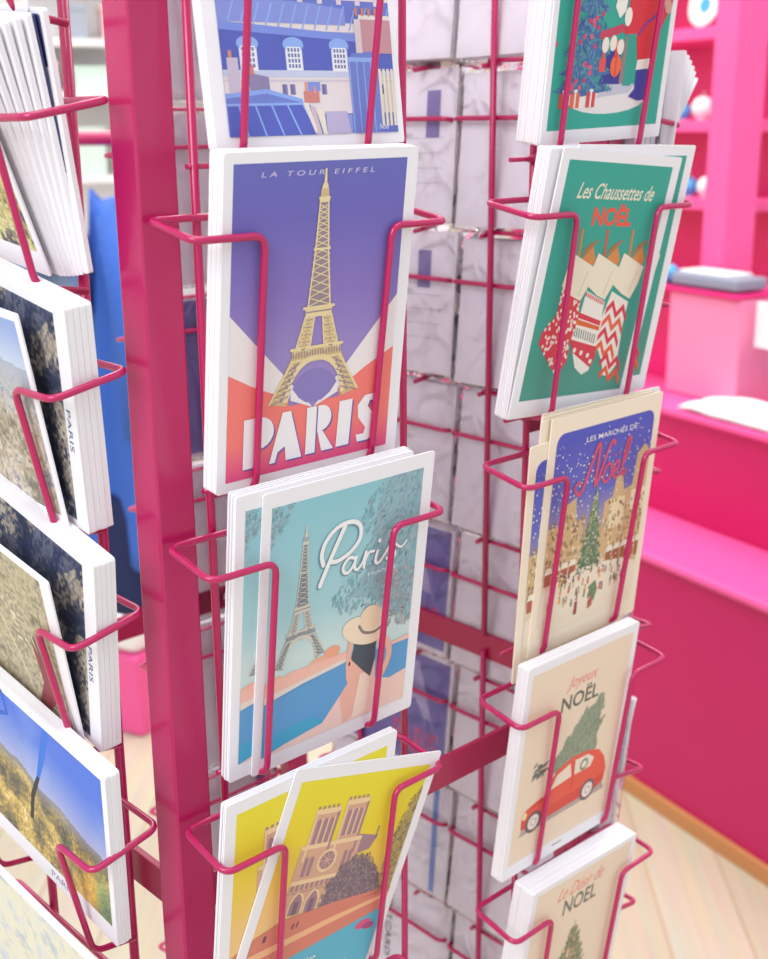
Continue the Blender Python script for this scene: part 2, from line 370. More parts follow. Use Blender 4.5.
def art_river_lady():
    A = Art((5.5, 9, 104.5, 146)); A.L = 1; rng = random.Random(3)
    A.grad([(9, '#a8d4de'), (60, '#cfe3e2'), (85, '#a5d2da'), (146, '#8cc8d4')], 5.5, 104.5)
    leafc = ['#7fb0bd', '#88b6c0', '#8fa9b6', '#97bcc4', '#6f9fb0', '#8ba4ac', '#a0c4ca']
    crown = [(79, 148), (66, 135), (63, 126), (70, 114), (66, 108), (60, 97), (52, 92), (46, 86), (55, 74), (70, 76), (84, 66), (98, 58), (106, 58), (106, 148)]
    A.poly('#94b9c4', [(84, 146), (74, 132), (72, 118), (76, 104), (64, 92), (60, 84), (74, 80), (90, 66), (104.5, 60), (104.5, 146)], 2)
    A.leaves(rng, 900, leafc, sampler(crown), 2.0, 3, 60)
    A.leaves(rng, 200, ['#a6a3a8', '#8e9aa2', '#b7b3b4'], sampler([(75, 92), (104, 92), (104, 56), (88, 60)]), 1.8, 4)
    A.leaves(rng, 130, leafc, sampler([(5, 147), (19, 147), (15, 138), (9, 128), (5, 122)]), 1.8, 3)
    eiffel(A, (27, 55), .62, .70, '#a9aeb0', '#75848e', '#d9d2c4', 5, '#e0b080')
    A.ell('#f0a98a', 49, 56, 5.5, 3.6, 5); A.ell('#f0b59a', 40, 53, 6, 3, 5); A.poly('#f2b8a6', [(5, 52), (14, 54), (20, 51), (20, 47), (5, 46)], 5)
    A.poly('#f4bfb0', [(5, 50), (22, 53.5), (40, 53), (62, 53), (62, 48), (5, 42)], 6)
    A.poly('#e9dcd2', [(5, 44), (30, 46.5), (62, 49.5), (62, 47), (30, 44), (5, 40)], 7)
    for k in range(9):
        A.poly(mixh('#45a3cf', '#5b9fd6', k/8), [(5, 9+k*4.2), (104.5, 9+k*4.2), (104.5, 13.3+k*4.2), (5, 13.3+k*4.2)], 5 if k < 8 else 5)
    A.poly('#5b9fd6', [(5, 40), (62, 47.3), (104.5, 47), (104.5, 30), (5, 20)], 8)
    A.poly('#5b9fd6', [(5, 21), (104.5, 31), (104.5, 9), (5, 9)], 8)
    A.poly('#3fa7d0', [(5, 20), (38, 22), (52, 12), (36, 9), (5, 9)], 9)
    A.poly('#f4c4b8', [(86, 47.5), (104.5, 49.5), (104.5, 46.5), (86, 46.5)], 9)
    A.poly('#f3cfc4', [(5.5, 9), (20, 12), (45, 15), (56, 27), (61, 33), (61, 48), (80, 48), (81, 30), (92, 26), (104.5, 28), (104.5, 9)], 9)
    A.poly('#f0b6a4', [(61, 48), (79, 47), (78.5, 33), (70, 30), (66, 12), (60, 9), (56, 27), (61, 33)], 10)
    A.poly('#f6ddcb', [(70, 36), (78, 35), (76, 12), (66, 10)], 11)
    A.poly('#46525e', [(63.6, 62), (80, 56), (80, 42), (77.3, 32), (72, 37), (62.6, 47), (64, 54)], 11)
    A.line('#f0b6a4', [(80, 55), (88, 50), (90, 40), (84, 28)], 4.2, 10, smooth=True)
    A.line('#f0b6a4', [(62, 60), (60.5, 48), (61.5, 36)], 3.0, 10, smooth=True)
    A.ell('#f3e0c6', 70, 62, 16, 8, 12, rot=-22); A.ell('#f0d9bb', 74.5, 68.5, 8, 7, 13, rot=-22)
    A.line('#8c8276', [(66.5, 65.5), (70, 61), (77, 59), (82.5, 60.5)], 1.6, 14, smooth=True)
    for dx, dy, c, L in ((-.7, -.7, '#6d95a4', 12), (0, 0, '#f4f4f6', 13)):
        q = lambda P: [(a+dx, b+dy) for a, b in P]
        A.line(c, q([(37.5, 97), (42, 107), (47, 117), (52, 126.5)]), 2.6, L, smooth=True)
        A.line(c, q([(39, 108), (37.5, 114), (40, 121), (47, 126.5), (56, 127.5), (62, 124), (62.5, 117), (57, 111), (49, 108), (44, 108.5)]), 2.4, L, smooth=True)
        A.line(c, q([(60, 106.5), (56, 107.5), (52.5, 104), (53, 100.5), (56, 99.5), (59.5, 103), (61, 107)]), 1.8, L, smooth=True); A.line(c, q([(61, 107), (60, 102), (62, 99.5), (65.5, 102.5), (67.5, 108)]), 1.7, L, smooth=True)
        A.line(c, q([(67.5, 108), (67, 103), (66.6, 99.5)]), 1.8, L, smooth=True); A.line(c, q([(67, 103), (69.5, 107), (73, 107)]), 1.6, L, smooth=True)
        A.line(c, q([(75.5, 106.5), (74.5, 101), (77, 99.5), (81, 103.5), (86, 109.5)]), 1.8, L, smooth=True); A.ell(c, 76.5+dx, 112+dy, 1.2, layer=L)
        A.line(c, q([(86, 109.5), (86.5, 105), (88.5, 101.5), (86, 99), (82.5, 100.5)]), 1.8, L, smooth=True); A.line(c, q([(86, 109.5), (92, 104.5), (96, 107)]), 1.4, L, smooth=True)
    A.text('#e8eef2', 'FRANCE', 70, 93.5, 90, 95.5, 13)
    return A

def art_notre_dame():
    A = Art((6.5, 9, 105.5, 146.5)); A.L = 1; rng = random.Random(9)
    A.grad([(9, '#f2c398'), (70, '#f4c882'), (92, '#f0cc50'), (112, '#ecd426'), (146.5, '#ecdf2a')], 6.5, 105.5)
    st, sh, hi = '#d9a98e', '#a5808c', '#f0cfa4'
    for x0, x1, t in ((24.5, 42.5, 127), (46, 63.5, 130)):
        A.rectf(st, x0, 98, x1, t, 3); A.rectf(hi, x0, t-1.5, x1, t+1.6, 4)
        for k in range(5): A.rectf(sh, x0+.5+k*(x1-x0-1)/5, t+1.6, x0+2+k*(x1-x0-1)/5, t+3.4, 4)
        wv = (x1-x0)
        for a in (.16, .42, .66):
            A.rectf(sh, x0+wv*a, t-20, x0+wv*(a+.16), t-6, 4); A.ell(sh, x0+wv*(a+.08), t-6, wv*.08, 1.8, 4, 10); A.rectf(hi, x0+wv*(a+.17), t-20, x0+wv*(a+.22), t-4, 5)
        A.rectf(hi, x0, 98, x0+1.5, t, 5); A.rectf(sh, x1-1.6, 98, x1, t-1, 5)
    A.poly(sh, [(64, 109), (80, 106), (76, 98), (64, 96)], 2); A.rectf('#8a6f80', 78, 104, 79, 112, 3)
    A.rectf(st, 21.5, 66, 66.5, 107, 4); A.rectf(hi, 21.5, 105.4, 66.5, 108, 5); A.rectf(hi, 21.5, 84.5, 66.5, 87, 5)
    for k in range(12): A.rectf(sh, 23+k*3.6, 81, 25+k*3.6, 84.5, 5)
    A.rectf('#c39a88', 21.5, 79, 66.5, 80.3, 5)
    A.ell(hi, 44, 96.5, 7, 7, 6); A.ell(sh, 44, 96.5, 5.4, 5.4, 7)
    for k in range(8): A.line(st, [(44, 96.5), (44+5.4*math.cos(k*math.pi/4), 96.5+5.4*math.sin(k*math.pi/4))], .6, 8)
    for x in (27, 31, 56, 60): A.rectf(sh, x, 89, x+2.6, 99, 6); A.ell(sh, x+1.3, 99, 1.3, 1.6, 6, 10)
    for x in (26.5, 38, 50):
        P = [(x, 66), (x+8.5, 66), (x+8.5, 73), (x+6.5, 77), (x+4.2, 79), (x+2, 77), (x, 73)]; A.poly(hi, [(a + (1 if a > x+4.2 else -1), b+1 if b > 66 else b) for a, b in P], 6); A.poly(sh, P, 7); A.rectf('#7e6478', x+2.6, 66, x+6, 74, 8)
    A.poly('#7e6a72', [(50, 66), (52, 80), (58, 90), (66, 94), (76, 93), (84, 86), (92, 80), (96, 66)], 8)
    A.leaves(rng, 500, ['#8c7580', '#7a6874', '#9a848a', '#6c5e6c', '#a38d8e'], sampler([(48, 67), (51, 82), (58, 92), (67, 96), (78, 95), (88, 84), (97, 70), (97, 67)]), 1.7, 9)
    A.poly('#b8a06a', [(98, 70), (94, 92), (97, 112), (101, 124), (106, 132), (106, 66)], 3)
    A.leaves(rng, 420, ['#a58f5e', '#8f7a5a', '#b7a15c', '#c7b050', '#7b6a5c'], sampler([(95, 66), (92, 90), (95, 112), (99, 126), (106, 134), (106, 66)]), 1.8, 4, 60)
    A.poly('#d9806e', [(6.5, 56), (25, 64), (60, 68), (105.5, 70), (105.5, 58), (6.5, 30)], 10)
    A.poly('#f2b98c', [(6.5, 46), (60, 58), (105.5, 66), (105.5, 63), (60, 53), (6.5, 40)], 11)
    A.poly('#d9806e', [(6.5, 41), (60, 54), (105.5, 64), (105.5, 55), (40, 38), (6.5, 30)], 11)
    A.poly('#c7705f', [(84, 66), (100, 70), (105.5, 70), (105.5, 67)], 12)
    A.rectf('#8a5560', 33, 57, 34.6, 60.5, 12); A.rectf('#8a5560', 36, 57.5, 37.4, 61, 12); A.rectf('#6e4a5c', 14, 53, 16, 57, 12)
    A.poly('#58b4d0', [(6.5, 31), (40, 39), (105.5, 57), (105.5, 9), (6.5, 9)], 12)
    for k in range(14): x = rng.uniform(12, 80); y = rng.uniform(12, 34); A.poly('#79c6dc', [(x, y), (x+18, y+2.5), (x+17, y+3.4), (x+2, y+1.2)], 13)
    A.ell('#d9568a', 92, 48, 6, 3, 13, rot=10); A.ell('#b04a86', 97, 46, 5, 2.2, 14)
    A.text('#f4ead8', 'NOTRE-DAME', 27, 28, 60, 35.5, 14); A.text('#f4ead8', 'PARIS', 34, 18, 52, 25.5, 14)
    return A

def art_rooftops():
    A = Art((7.5, 5, 108, 148)); A.L = 1; rng = random.Random(5)
    A.grad([(5, '#8aa0dc'), (60, '#94a2dc'), (100, '#a9b4e4'), (148, '#c9cfee')], 7.5, 108)
    zinc, blue, lt, cr = '#6f80cf', '#5360bd', '#8fb0f0', '#e6dbdc'
    for k, (y, h) in enumerate(((92, 16), (78, 16), (64, 16))):
        A.rectf(mixh('#7f8ed6', '#6a78cc', k/2), 7.5, y-10, 108, y, 2); A.rectf(cr, 7.5, y-14, 108, y-10, 2)
        for j in range(9): x = 10+j*11.5+k*4; A.rectf('#dcd2dc', x, y-2, x+3, y+6, 3); A.rectf('#c98288', x+.4, y+6, x+1.2, y+8.5, 3); A.rectf('#c98288', x+1.8, y+6, x+2.6, y+8.5, 3)
    A.poly('#8593dc', [(7.5, 64), (60, 62), (80, 60), (80, 53), (7.5, 53)], 4)
    for k in range(14): x = 12+k*7; A.line(lt, [(x, 51), (x+4.5, 61)], .8, 5)
    A.poly(blue, [(7.5, 50.5), (86, 46.5), (108, 45), (108, 30), (7.5, 33)], 5)
    A.poly('#7b8fe0', [(7.5, 53), (86, 49), (108, 48), (108, 45), (7.5, 49.5)], 6)
    for cx in (22, 47.5, 74.5):
        A.rectf('#e4e6f4', cx-4.8, 32.5, cx+4.8, 44, 7); A.ell(lt, cx, 44, 6, 3.2, 7); A.rectf('#f0f0f8', cx-4, 33, cx+4, 43, 8)
        for i in range(4):
            for j in range(4): A.rectf('#6f7aa8', cx-3.5+i*1.85, 34+j*2.3, cx-2.3+i*1.85, 35.6+j*2.3, 9)
    A.rectf('#c5cbe6', 7.5, 30, 108, 33, 7); A.rectf('#e4d9db', 7.5, 14, 108, 30, 6); A.rectf('#d3c8d2', 7.5, 28, 108, 29, 7)
    for x in (39, 43.5, 57, 62, 95, 99): A.rectf('#8379ae', x, 22.5, x+3, 27, 7); A.rectf('#5f5a9c', x+.8, 22.5, x+1.4, 27, 8)
    A.rectf('#c9bfd4', 10, 24, 16, 38, 8); A.rectf('#d08a78', 11, 38, 13, 41, 8); A.poly('#8d80ac', [(21, 32), (32, 30), (32, 20), (21, 22)], 8); A.rectf('#d07a78', 21, 31, 24, 35, 9)
    A.poly(zinc, [(7.5, 22), (30, 24), (48, 20), (54, 18), (60, 4), (7.5, 4)], 8)
    A.poly('#8aa8ee', [(7.5, 23), (30, 25), (50, 20.6), (50, 19), (30, 23), (7.5, 21)], 9)
    A.poly(blue, [(8, 17.6), (50, 18), (60, 4), (8, 4)], 9); A.line(lt, [(8, 18.4), (50, 18.6)], 1.0, 10)
    for k in range(5): A.line(lt, [(14+k*9, 18), (18+k*10, 4)], .9, 10)
    A.poly('#e8dccf', [(50, 19), (53, 19), (57, 7), (56, 5)], 11); A.poly('#e8dccf', [(57, 17), (62, 16), (63, 4), (61, 4)], 11); A.poly('#cbb6c4', [(54, 18), (57, 17), (60, 4), (57, 4)], 10)
    A.poly('#b9aed0', [(63, 15), (76, 15), (78, 4), (63, 4)], 10); A.rectf('#cf7f78', 51, 19, 60, 24, 11); A.rectf('#d8968c', 52, 24, 53.6, 28, 11); A.rectf('#d8968c', 57, 23, 58.4, 26, 11); A.rectf('#7f90dc', 54, 24, 61, 28, 10)
    A.poly(zinc, [(79.5, 4), (79.5, 38), (82, 41), (98, 42), (98, 4)], 10); A.rectf(lt, 79.2, 37, 98, 39, 11)
    for x in (80, 84.5, 89, 93.5): A.line(lt, [(x, 38), (x, 4)], .7, 11)
    A.rectf('#d8cbd0', 85, 41, 89, 56, 11); A.rectf('#c58f9a', 89, 41, 108, 58, 9); A.rectf('#e4ddd8', 88, 56, 108, 58, 10)
    for k in range(5): A.rectf('#d0806c', 86+k*4, 57.5, 87.6+k*4, 61, 11)
    for k in range(4): A.rectf('#e9dccb', 98+k*2.6, 8, 99.6+k*2.6, 34, 11)
    A.rectf('#5f6cc4', 97, 4, 108, 8, 11)
    A.text('#e8e8f6', 'Noel', 96, 6.5, 102, 9, 12, skew=.3)
    return A

def art_gift_giver():
    A = Art((4.5, 7.5, 107, 149)); A.L = 1; rng = random.Random(6); g = '#22a896'
    A.rectf(g, 4.5, 7.5, 107, 149, 1)
    A.ell('#ece4e4', 56, 23.5, 37, 8.5, 2); A.poly('#2c2f92', [(45, 28), (66, 30), (62, 55), (50, 46)], 3)
    A.poly('#c8c6d8', [(45, 24), (75, 26), (80, 31), (50, 31)], 3)
    for y, wv in ((28, 27), (37, 24), (47, 21), (58, 18), (70, 15), (82, 13), (94, 10), (106, 8), (118, 5)):
        cx = 32 + (y-26)*.05
        A.poly('#3c6fa4', [(cx-wv, y), (cx-wv*.5, y+3), (cx, y+16), (cx+wv*.5, y+3), (cx+wv, y), (cx, y-3)], 3)
        A.leaves(rng, 110, ['#4a7fb0', '#3564a0', '#5b94b8', '#2e58a0', '#4f9a9c'], sampler([(cx-wv, y), (cx, y+15), (cx+wv, y)]), 2.2, 4)
    for k in range(34): A.ell(rng.choice(['#e04a6a', '#e0607a', '#c83a6a']), 31+rng.gauss(0, 9), rng.uniform(28, 110), 1.5, layer=5, n=10)
    for x, c in ((12, '#e2504c'), (22, '#e86a50'), (36, '#d8404c')): A.rectf(c, x, 19, x+8, 27, 6); A.rectf('#f2e8e4', x+3.3, 19, x+4.8, 27, 7); A.ell('#f2e8e4', x+4, 28, 1.8, 1, 7)
    A.rectf('#f2e8e4', 30, 19, 35, 25, 6)
    A.poly('#dc2238', [(64, 149), (66, 76), (64, 58), (76, 57), (80, 41), (95, 42), (98, 60), (107, 74), (107, 149)], 5)
    A.poly('#f4efe8', [(56, 84), (64, 82), (63, 70), (58, 66), (53, 72)], 7); A.ell('#f4efe8', 66, 67, 3.4, 5, 7)
    A.line('#c83a5c', [(44, 57), (54, 59), (62, 61)], 4.6, 6); A.line('#d8a096', [(98, 82), (104, 72)], 6, 6)
    A.line('#7a3a9c', [(78, 58), (84, 64), (92, 68), (97, 75)], 1.6, 8, smooth=True)
    for x, y in ((48, 52), (55, 53), (62, 51)): A.ell('#f0e8e0', x, y, 3.2, 4.2, 7)
    A.rectf('#e2504c', 44, 38, 50, 45, 7); A.line('#e2504c', [(47, 45), (48, 52)], 2.4, 7); A.ell('#f06a3c', 59.5, 41, 5, 6, 7); A.line('#e23c3c', [(59.5, 35), (59.5, 47)], 1.4, 8); A.line('#e23c3c', [(58, 46), (58.5, 54)], 2, 7)
    A.rectf('#24a090', 68, 30, 76, 58, 6); A.poly('#9a7a80', [(64, 32), (68, 31), (68, 56), (66, 58)], 6)
    A.poly('#f2ece6', [(79, 38.5), (95, 39.5), (95.5, 45), (79.5, 44)], 8)
    A.poly('#3a35a0', [(80, 38.5), (93, 39), (94, 22), (84, 21.5), (75, 24), (80, 28)], 7)
    A.text('#c06a84', 'Noel', 50, 1.6, 59, 5.2, 2, skew=.35)
    return A

def sock(A, pts, L, col):
    A.poly(col, pts, L)
def art_stockings():
    A = Art((6.5, 10.5, 104.5, 148)); A.L = 1; rng = random.Random(8)
    A.grad([(10.5, '#4f9d8e'), (30, '#3f9684'), (60, '#2aa090'), (148, '#22a594')], 6.5, 104.5)
    A.text('#ece6d2', 'Les Chaussettes de', 20.5, 127.5, 92, 136.5, 3, skew=.35, bold=.012, rot=0)
    A.text('#f0533f', 'NO\u00cbL', 37.5, 112.5, 75, 125.5, 3, bold=.035)
    wool = '#efe6cf'; red = '#d8374a'
    # cuffs lean, legs run down to the toe at the lower left
    for i, dx in enumerate((0, 23.5, 48.5)):
        A.line('#c98a4c' if i != 1 else '#d0543c', [(33+dx, 92), (31+dx, 110)], 2.2, 4)
        A.poly('#d98a44', [(36+dx, 94), (44+dx, 101), (49+dx, 93), (46+dx, 86)], 4); A.line('#c86a34', [(38+dx, 98), (47+dx, 104)], 1.3, 5, smooth=False); A.line('#b0762c', [(35+dx, 96), (42+dx, 103)], 1.1, 5)
        A.poly(wool, [(27+dx, 97), (50+dx, 88.5), (48+dx, 78), (43+dx, 69), (34+dx, 72), (23+dx, 78), (25+dx, 90)], 6)
        A.line('#d9cbb0', [(44+dx, 86), (40+dx, 72)], .8, 7)
    P1 = [(24, 78), (43, 71), (45, 58), (42, 44), (43, 33), (38, 26), (32, 27), (24, 34), (13, 45), (14, 51), (24, 62)]
    A.poly(red, P1, 5)
    fs = sampler(P1)
    for _ in range(110):
        x, y = fs(rng); A.ell('#f4e6dc', x, y, .9, 1.2, 6, 6)
    P2 = [(47, 75), (67, 68), (68, 50), (70, 34), (66, 25), (60, 23), (52, 28), (41, 48), (46, 62)]
    A.poly('#f0ece4', P2, 5)
    for k in range(9): A.rectf(red, 47+k*2.2, 71.5-k*.7, 48.3+k*2.2, 74-k*.7, 6)
    A.poly(red, [(45, 62), (67.5, 56), (67.6, 53), (44, 59)], 6); A.poly('#e0662f', [(44.5, 58), (67.5, 52.5), (67.7, 50), (43.5, 55)], 6)
    for k in range(10): A.line('#3a4a55', [(44+k*2.3, 53-k*.6), (44.4+k*2.3, 48-k*.6)], .8, 6)
    A.poly(red, [(42, 46), (68.8, 40), (70, 34), (67, 27), (46, 38)], 6)
    for x, y in ((48, 39), (55, 37), (62, 35), (66, 31)): A.ell('#f4e6dc', x, y, 1.7, layer=7, n=6)
    P3 = [(72, 74), (91, 67), (91, 52), (93, 36), (94, 27), (88, 20), (82, 21), (78, 30), (64, 46), (68, 60)]
    A.poly('#ef e8e0'.replace(' ', ''), P3, 5)
    for j in range(6):
        y = 66 - j*8.2; c = red if j % 2 == 0 else '#e8623c'; x0 = 70 - (j*1.0 if j < 4 else 2-j*2.0)
        pts = []; n = 4
        for k in range(n+1): pts.append((x0 + k*5.6, y - k*1.4 + (4.2 if k % 2 else -2.2)))
        for k in range(n): A.poly(c, [pts[k], pts[k+1], (pts[k+1][0], pts[k+1][1]-4.2), (pts[k][0], pts[k][1]-4.2)], 6)
    A.text('#8a8a98', 'Noel', 50, 3.2, 61, 7.4, 2, skew=.35)
    return A

def art_market(tilt=0):
    A = Art((6.5, 11, 105.5, 146)); A.L = 1; rng = random.Random(12)
    r = 7; x0, y0, x1, y1 = 6.5, 11, 105.5, 143.5
    def rr(col, x0, y0, x1, y1, L):
        P = []
        for cx, cy, a0 in ((x1-r, y1-r, 0), (x0+r, y1-r, 90), (x0+r, y0+r, 180), (x1-r, y0+r, 270)):
            for k in range(7): a = R(a0+k*15); P.append((cx+r*math.cos(a), cy+r*math.sin(a)))
        A.poly(col, P, L)
    rr('#4a54be', x0, y0, x1, y1, 1)
    A.grad([(84, '#9a8fb4'), (100, '#646ac2'), (136.5, '#4c54bc')], x0, x1, 2)
    A.rectf('#efe0c6', x0, y0, x1, 18.1, 2); A.grad([(18, '#efe0c6'), (40, '#eedcc0'), (70, '#c8a87c'), (84, '#9a8fb4')], x0, x1, 2)
    A.poly('#d7b684', [(6.5, 50), (6.5, 84), (20, 84), (22, 96), (32, 100), (34, 84), (40, 84), (42, 78), (42, 54)], 3)
    A.poly('#d7b684', [(62, 52), (62, 90), (70, 92), (72, 104), (78, 106), (82, 94), (90, 96), (92, 116), (99, 122), (105.5, 116), (105.5, 40)], 3)
    A.rectf('#f0dcb0', 68, 70, 84, 90, 4); A.rectf('#f2e2bc', 90, 78, 105.5, 92, 4)
    for _ in range(260):
        x = rng.choice((rng.uniform(7, 42), rng.uniform(63, 104))); y = rng.uniform(52, 88); A.rectf(rng.choice(['#8d6a54', '#f4e6b8', '#b08a5c', '#a08878']), x, y, x+1.3, y+2.2, 5)
    for x in range(8, 40, 8): A.rectf('#b5604a', x, 46, x+6.5, 54, 6); A.poly('#f4ecd8', [(x-.6, 54), (x+7, 54), (x+5.5, 58), (x+1, 58)], 6)
    for x in range(70, 104, 8): A.rectf('#a8653c', x, 44, x+6.5, 54, 6); A.poly('#f4ecd8', [(x-.6, 54), (x+7, 54), (x+5.5, 58), (x+1, 58)], 6)
    for k in range(7):
        y = 46+k*7; wv = 15-k*1.9
        A.poly('#5d7a5c', [(52-wv, y), (52+wv, y), (52, y+15)], 6)
        A.leaves(rng, 60, ['#6f8b66', '#4f6f5a', '#8aa07a', '#c9c89a', '#7d9470'], sampler([(52-wv, y), (52+wv, y), (52, y+14)]), 1.6, 7)
    A.poly('#f0e3cc', [(20, 46), (40, 50), (60, 49), (88, 46), (105.5, 38), (105.5, 22), (6.5, 22), (6.5, 40)], 6)
    for _ in range(70):
        x, y = rng.uniform(14, 98), rng.uniform(26, 50); c = rng.choice(['#d95c3c', '#e8a040', '#8a5a50', '#cfc4b8', '#6a7c5a', '#c8a884'])
        A.ell(c, x, y, 1.1, 2.2, 7, 8); A.ell('#6a4c48', x, y+2.6, .8, layer=8, n=6)
    A.poly('#718a5e', [(55, 34), (62, 37), (65, 30), (62, 22), (58, 26)], 9); A.poly('#b8584c', [(56, 24), (60, 27), (61, 20), (57, 18)], 9); A.rectf('#9c3a3c', 42, 18, 45, 27, 9)
    for _ in range(420):
        x, y = rng.uniform(7, 105), rng.uniform(30, 125) if rng.random() < .8 else rng.uniform(90, 142); A.ell('#f6f0ec', x, y, rng.choice((.35, .5, .7)), layer=10, n=6)
    A.text('#f4f0f4', 'LES MARCH\u00c9S DE', 35, 134, 87, 138.2, 11, bold=.004)
    c = '#d8506e'
    A.line(c, [(30, 103), (34, 101), (38, 107), (43, 119), (48, 130), (50, 128), (49, 113), (49, 104), (52, 108), (57, 121), (62, 130), (65, 128)], 2.6, 12, smooth=True)
    A.line(c, [(30, 103), (28.5, 106), (31, 109), (34, 108)], 1.8, 12, smooth=True)
    A.line(c, [(61, 116), (57, 112), (57, 106), (60.5, 104), (64.5, 108), (64, 114), (61, 116)], 2.1, 12, smooth=True)
    A.line(c, [(66, 108), (71, 111), (72, 115), (69, 115.5), (67, 110), (68.5, 105), (73, 106)], 2.0, 12, smooth=True)
    A.line(c, [(73, 106), (78, 115), (82, 127), (79.5, 128.5), (77, 120), (76, 109), (78, 105), (81, 108)], 2.1, 12, smooth=True)
    A.ell(c, 67, 120, 1.1, layer=12, n=8); A.ell(c, 71, 121, 1.1, layer=12, n=8)
    return A

def art_car():
    A = Art(None); A.L = 1; rng = random.Random(14); bgc = '#f0dcc4'
    A.rectf(bgc, 5, 10, 107, 148, 1)
    A.text('#ee8a7c', 'Joyeux', 43, 124, 72, 134.5, 2, skew=.4)
    A.text('#6a6f62', 'NO\u00cbL', 38, 110.5, 76.5, 124, 2, bold=.02)
    gc = ['#8f9d84', '#9aa78e', '#829078', '#a3ae96', '#869a80']
    tree = [(38, 68), (38, 76), (46, 82), (48, 88), (54, 90), (57, 96), (64, 97), (68, 104), (76, 106), (80, 112), (84, 102), (82, 92), (86, 88), (82, 80), (84, 70), (80, 64), (60, 62), (46, 62)]
    A.poly('#95a28a', tree, 3); A.leaves(rng, 420, gc, sampler(tree), 2.2, 4, 75)
    A.leaves(rng, 60, gc, sampler([(60, 97), (66, 106), (70, 100)]), 2.2, 4, 80); A.leaves(rng, 50, gc, sampler([(76, 104), (82, 113), (86, 98)]), 2.4, 4, 80)
    A.line('#9a8468', [(82, 88), (88, 92)], 1.5, 4); A.line('#8f8474', [(38, 72), (24, 74)], 1.6, 3); A.leaves(rng, 26, ['#7a8078', '#6a746c'], sampler([(19, 70), (19, 80), (30, 78), (30, 70)]), 3.2, 4, 20)
    A.poly('#b7a8a4', [(12, 29), (100, 31), (97, 38), (14, 33)], 3)
    body = [(13, 34), (12.5, 42), (16, 48), (26, 51), (33, 52), (37, 60), (44, 67), (58, 71), (76, 70), (88, 66), (95, 58), (99, 48), (98, 38), (90, 35), (30, 33)]
    A.poly('#ec5f4a', body, 5); A.poly('#e04e40', [(13, 34), (13, 40), (97, 44), (98, 38), (90, 35), (30, 33)], 6)
    A.poly('#f3e4d2', [(39, 54), (44, 63), (57, 67), (60, 56)], 7); A.poly('#f3e4d2', [(63, 56), (62, 67.5), (76, 67), (83, 62), (80, 56)], 7)
    A.ell('#8da080', 72.5, 60.5, 4.6, layer=8); A.ell('#f3e4d2', 72.5, 60.5, 2.6, layer=9)
    A.line('#c8443a', [(61.5, 67), (62, 45)], .7, 7); A.line('#c8443a', [(18, 47), (40, 51)], .7, 7)
    for x, y in ((25, 36), (80.5, 37.5)):
        A.ell('#7a6468', x, y, 8, layer=8); A.ell('#efe6dc', x, y, 5.6, layer=9); A.ell('#c9bcb8', x, y, 3, layer=10); A.ell('#f4eee6', x, y, 1.9, layer=11)
    A.ell('#f4e2a8', 15, 44, 2.2, 2.8, 8); A.rectf('#9c9ca4', 50, 5.6, 60, 6.6, 2)
    return A

def art_tree_card():
    A = Art(None); A.L = 1; rng = random.Random(15)
    A.rectf('#f0dcc4', 5, 10, 107, 150, 1)
    A.text('#ee8a7c', 'Le D\u00e9sir de', 30, 134, 78, 144, 2, skew=.4)
    A.text('#6f7468', 'NOEL', 37, 119, 73, 132, 2, bold=.015)
    A.line('#8a7f6a', [(54.5, 102), (54.5, 20)], 1.6, 2); A.line('#a0966e', [(54.5, 98), (54.5, 108)], .7, 3)
    for k in range(22):
        y = 100 - k*3.7; wv = 2.5 + k*1.75
        for s in (-1, 1):
            for j in range(int(3+k*.8)):
                t = rng.uniform(.1, 1); x = 54.5 + s*wv*t
                A.leaves(rng, 3, ['#8a8e6c', '#7a8464', '#979a74', '#6c7860', '#a3a27e'], lambda r, x=x, y=y, t=t: (x + r.uniform(-1, 1), y - t*4*0 + r.uniform(-2.5, 2.5)), 2.6, 3, 90 - s*38)
    for _ in range(26):
        y = rng.uniform(30, 92); A.ell('#dc9a70', 54.5 + rng.uniform(-1, 1)*(98-y)*.3, y, 1.2, layer=5, n=10)
    return A

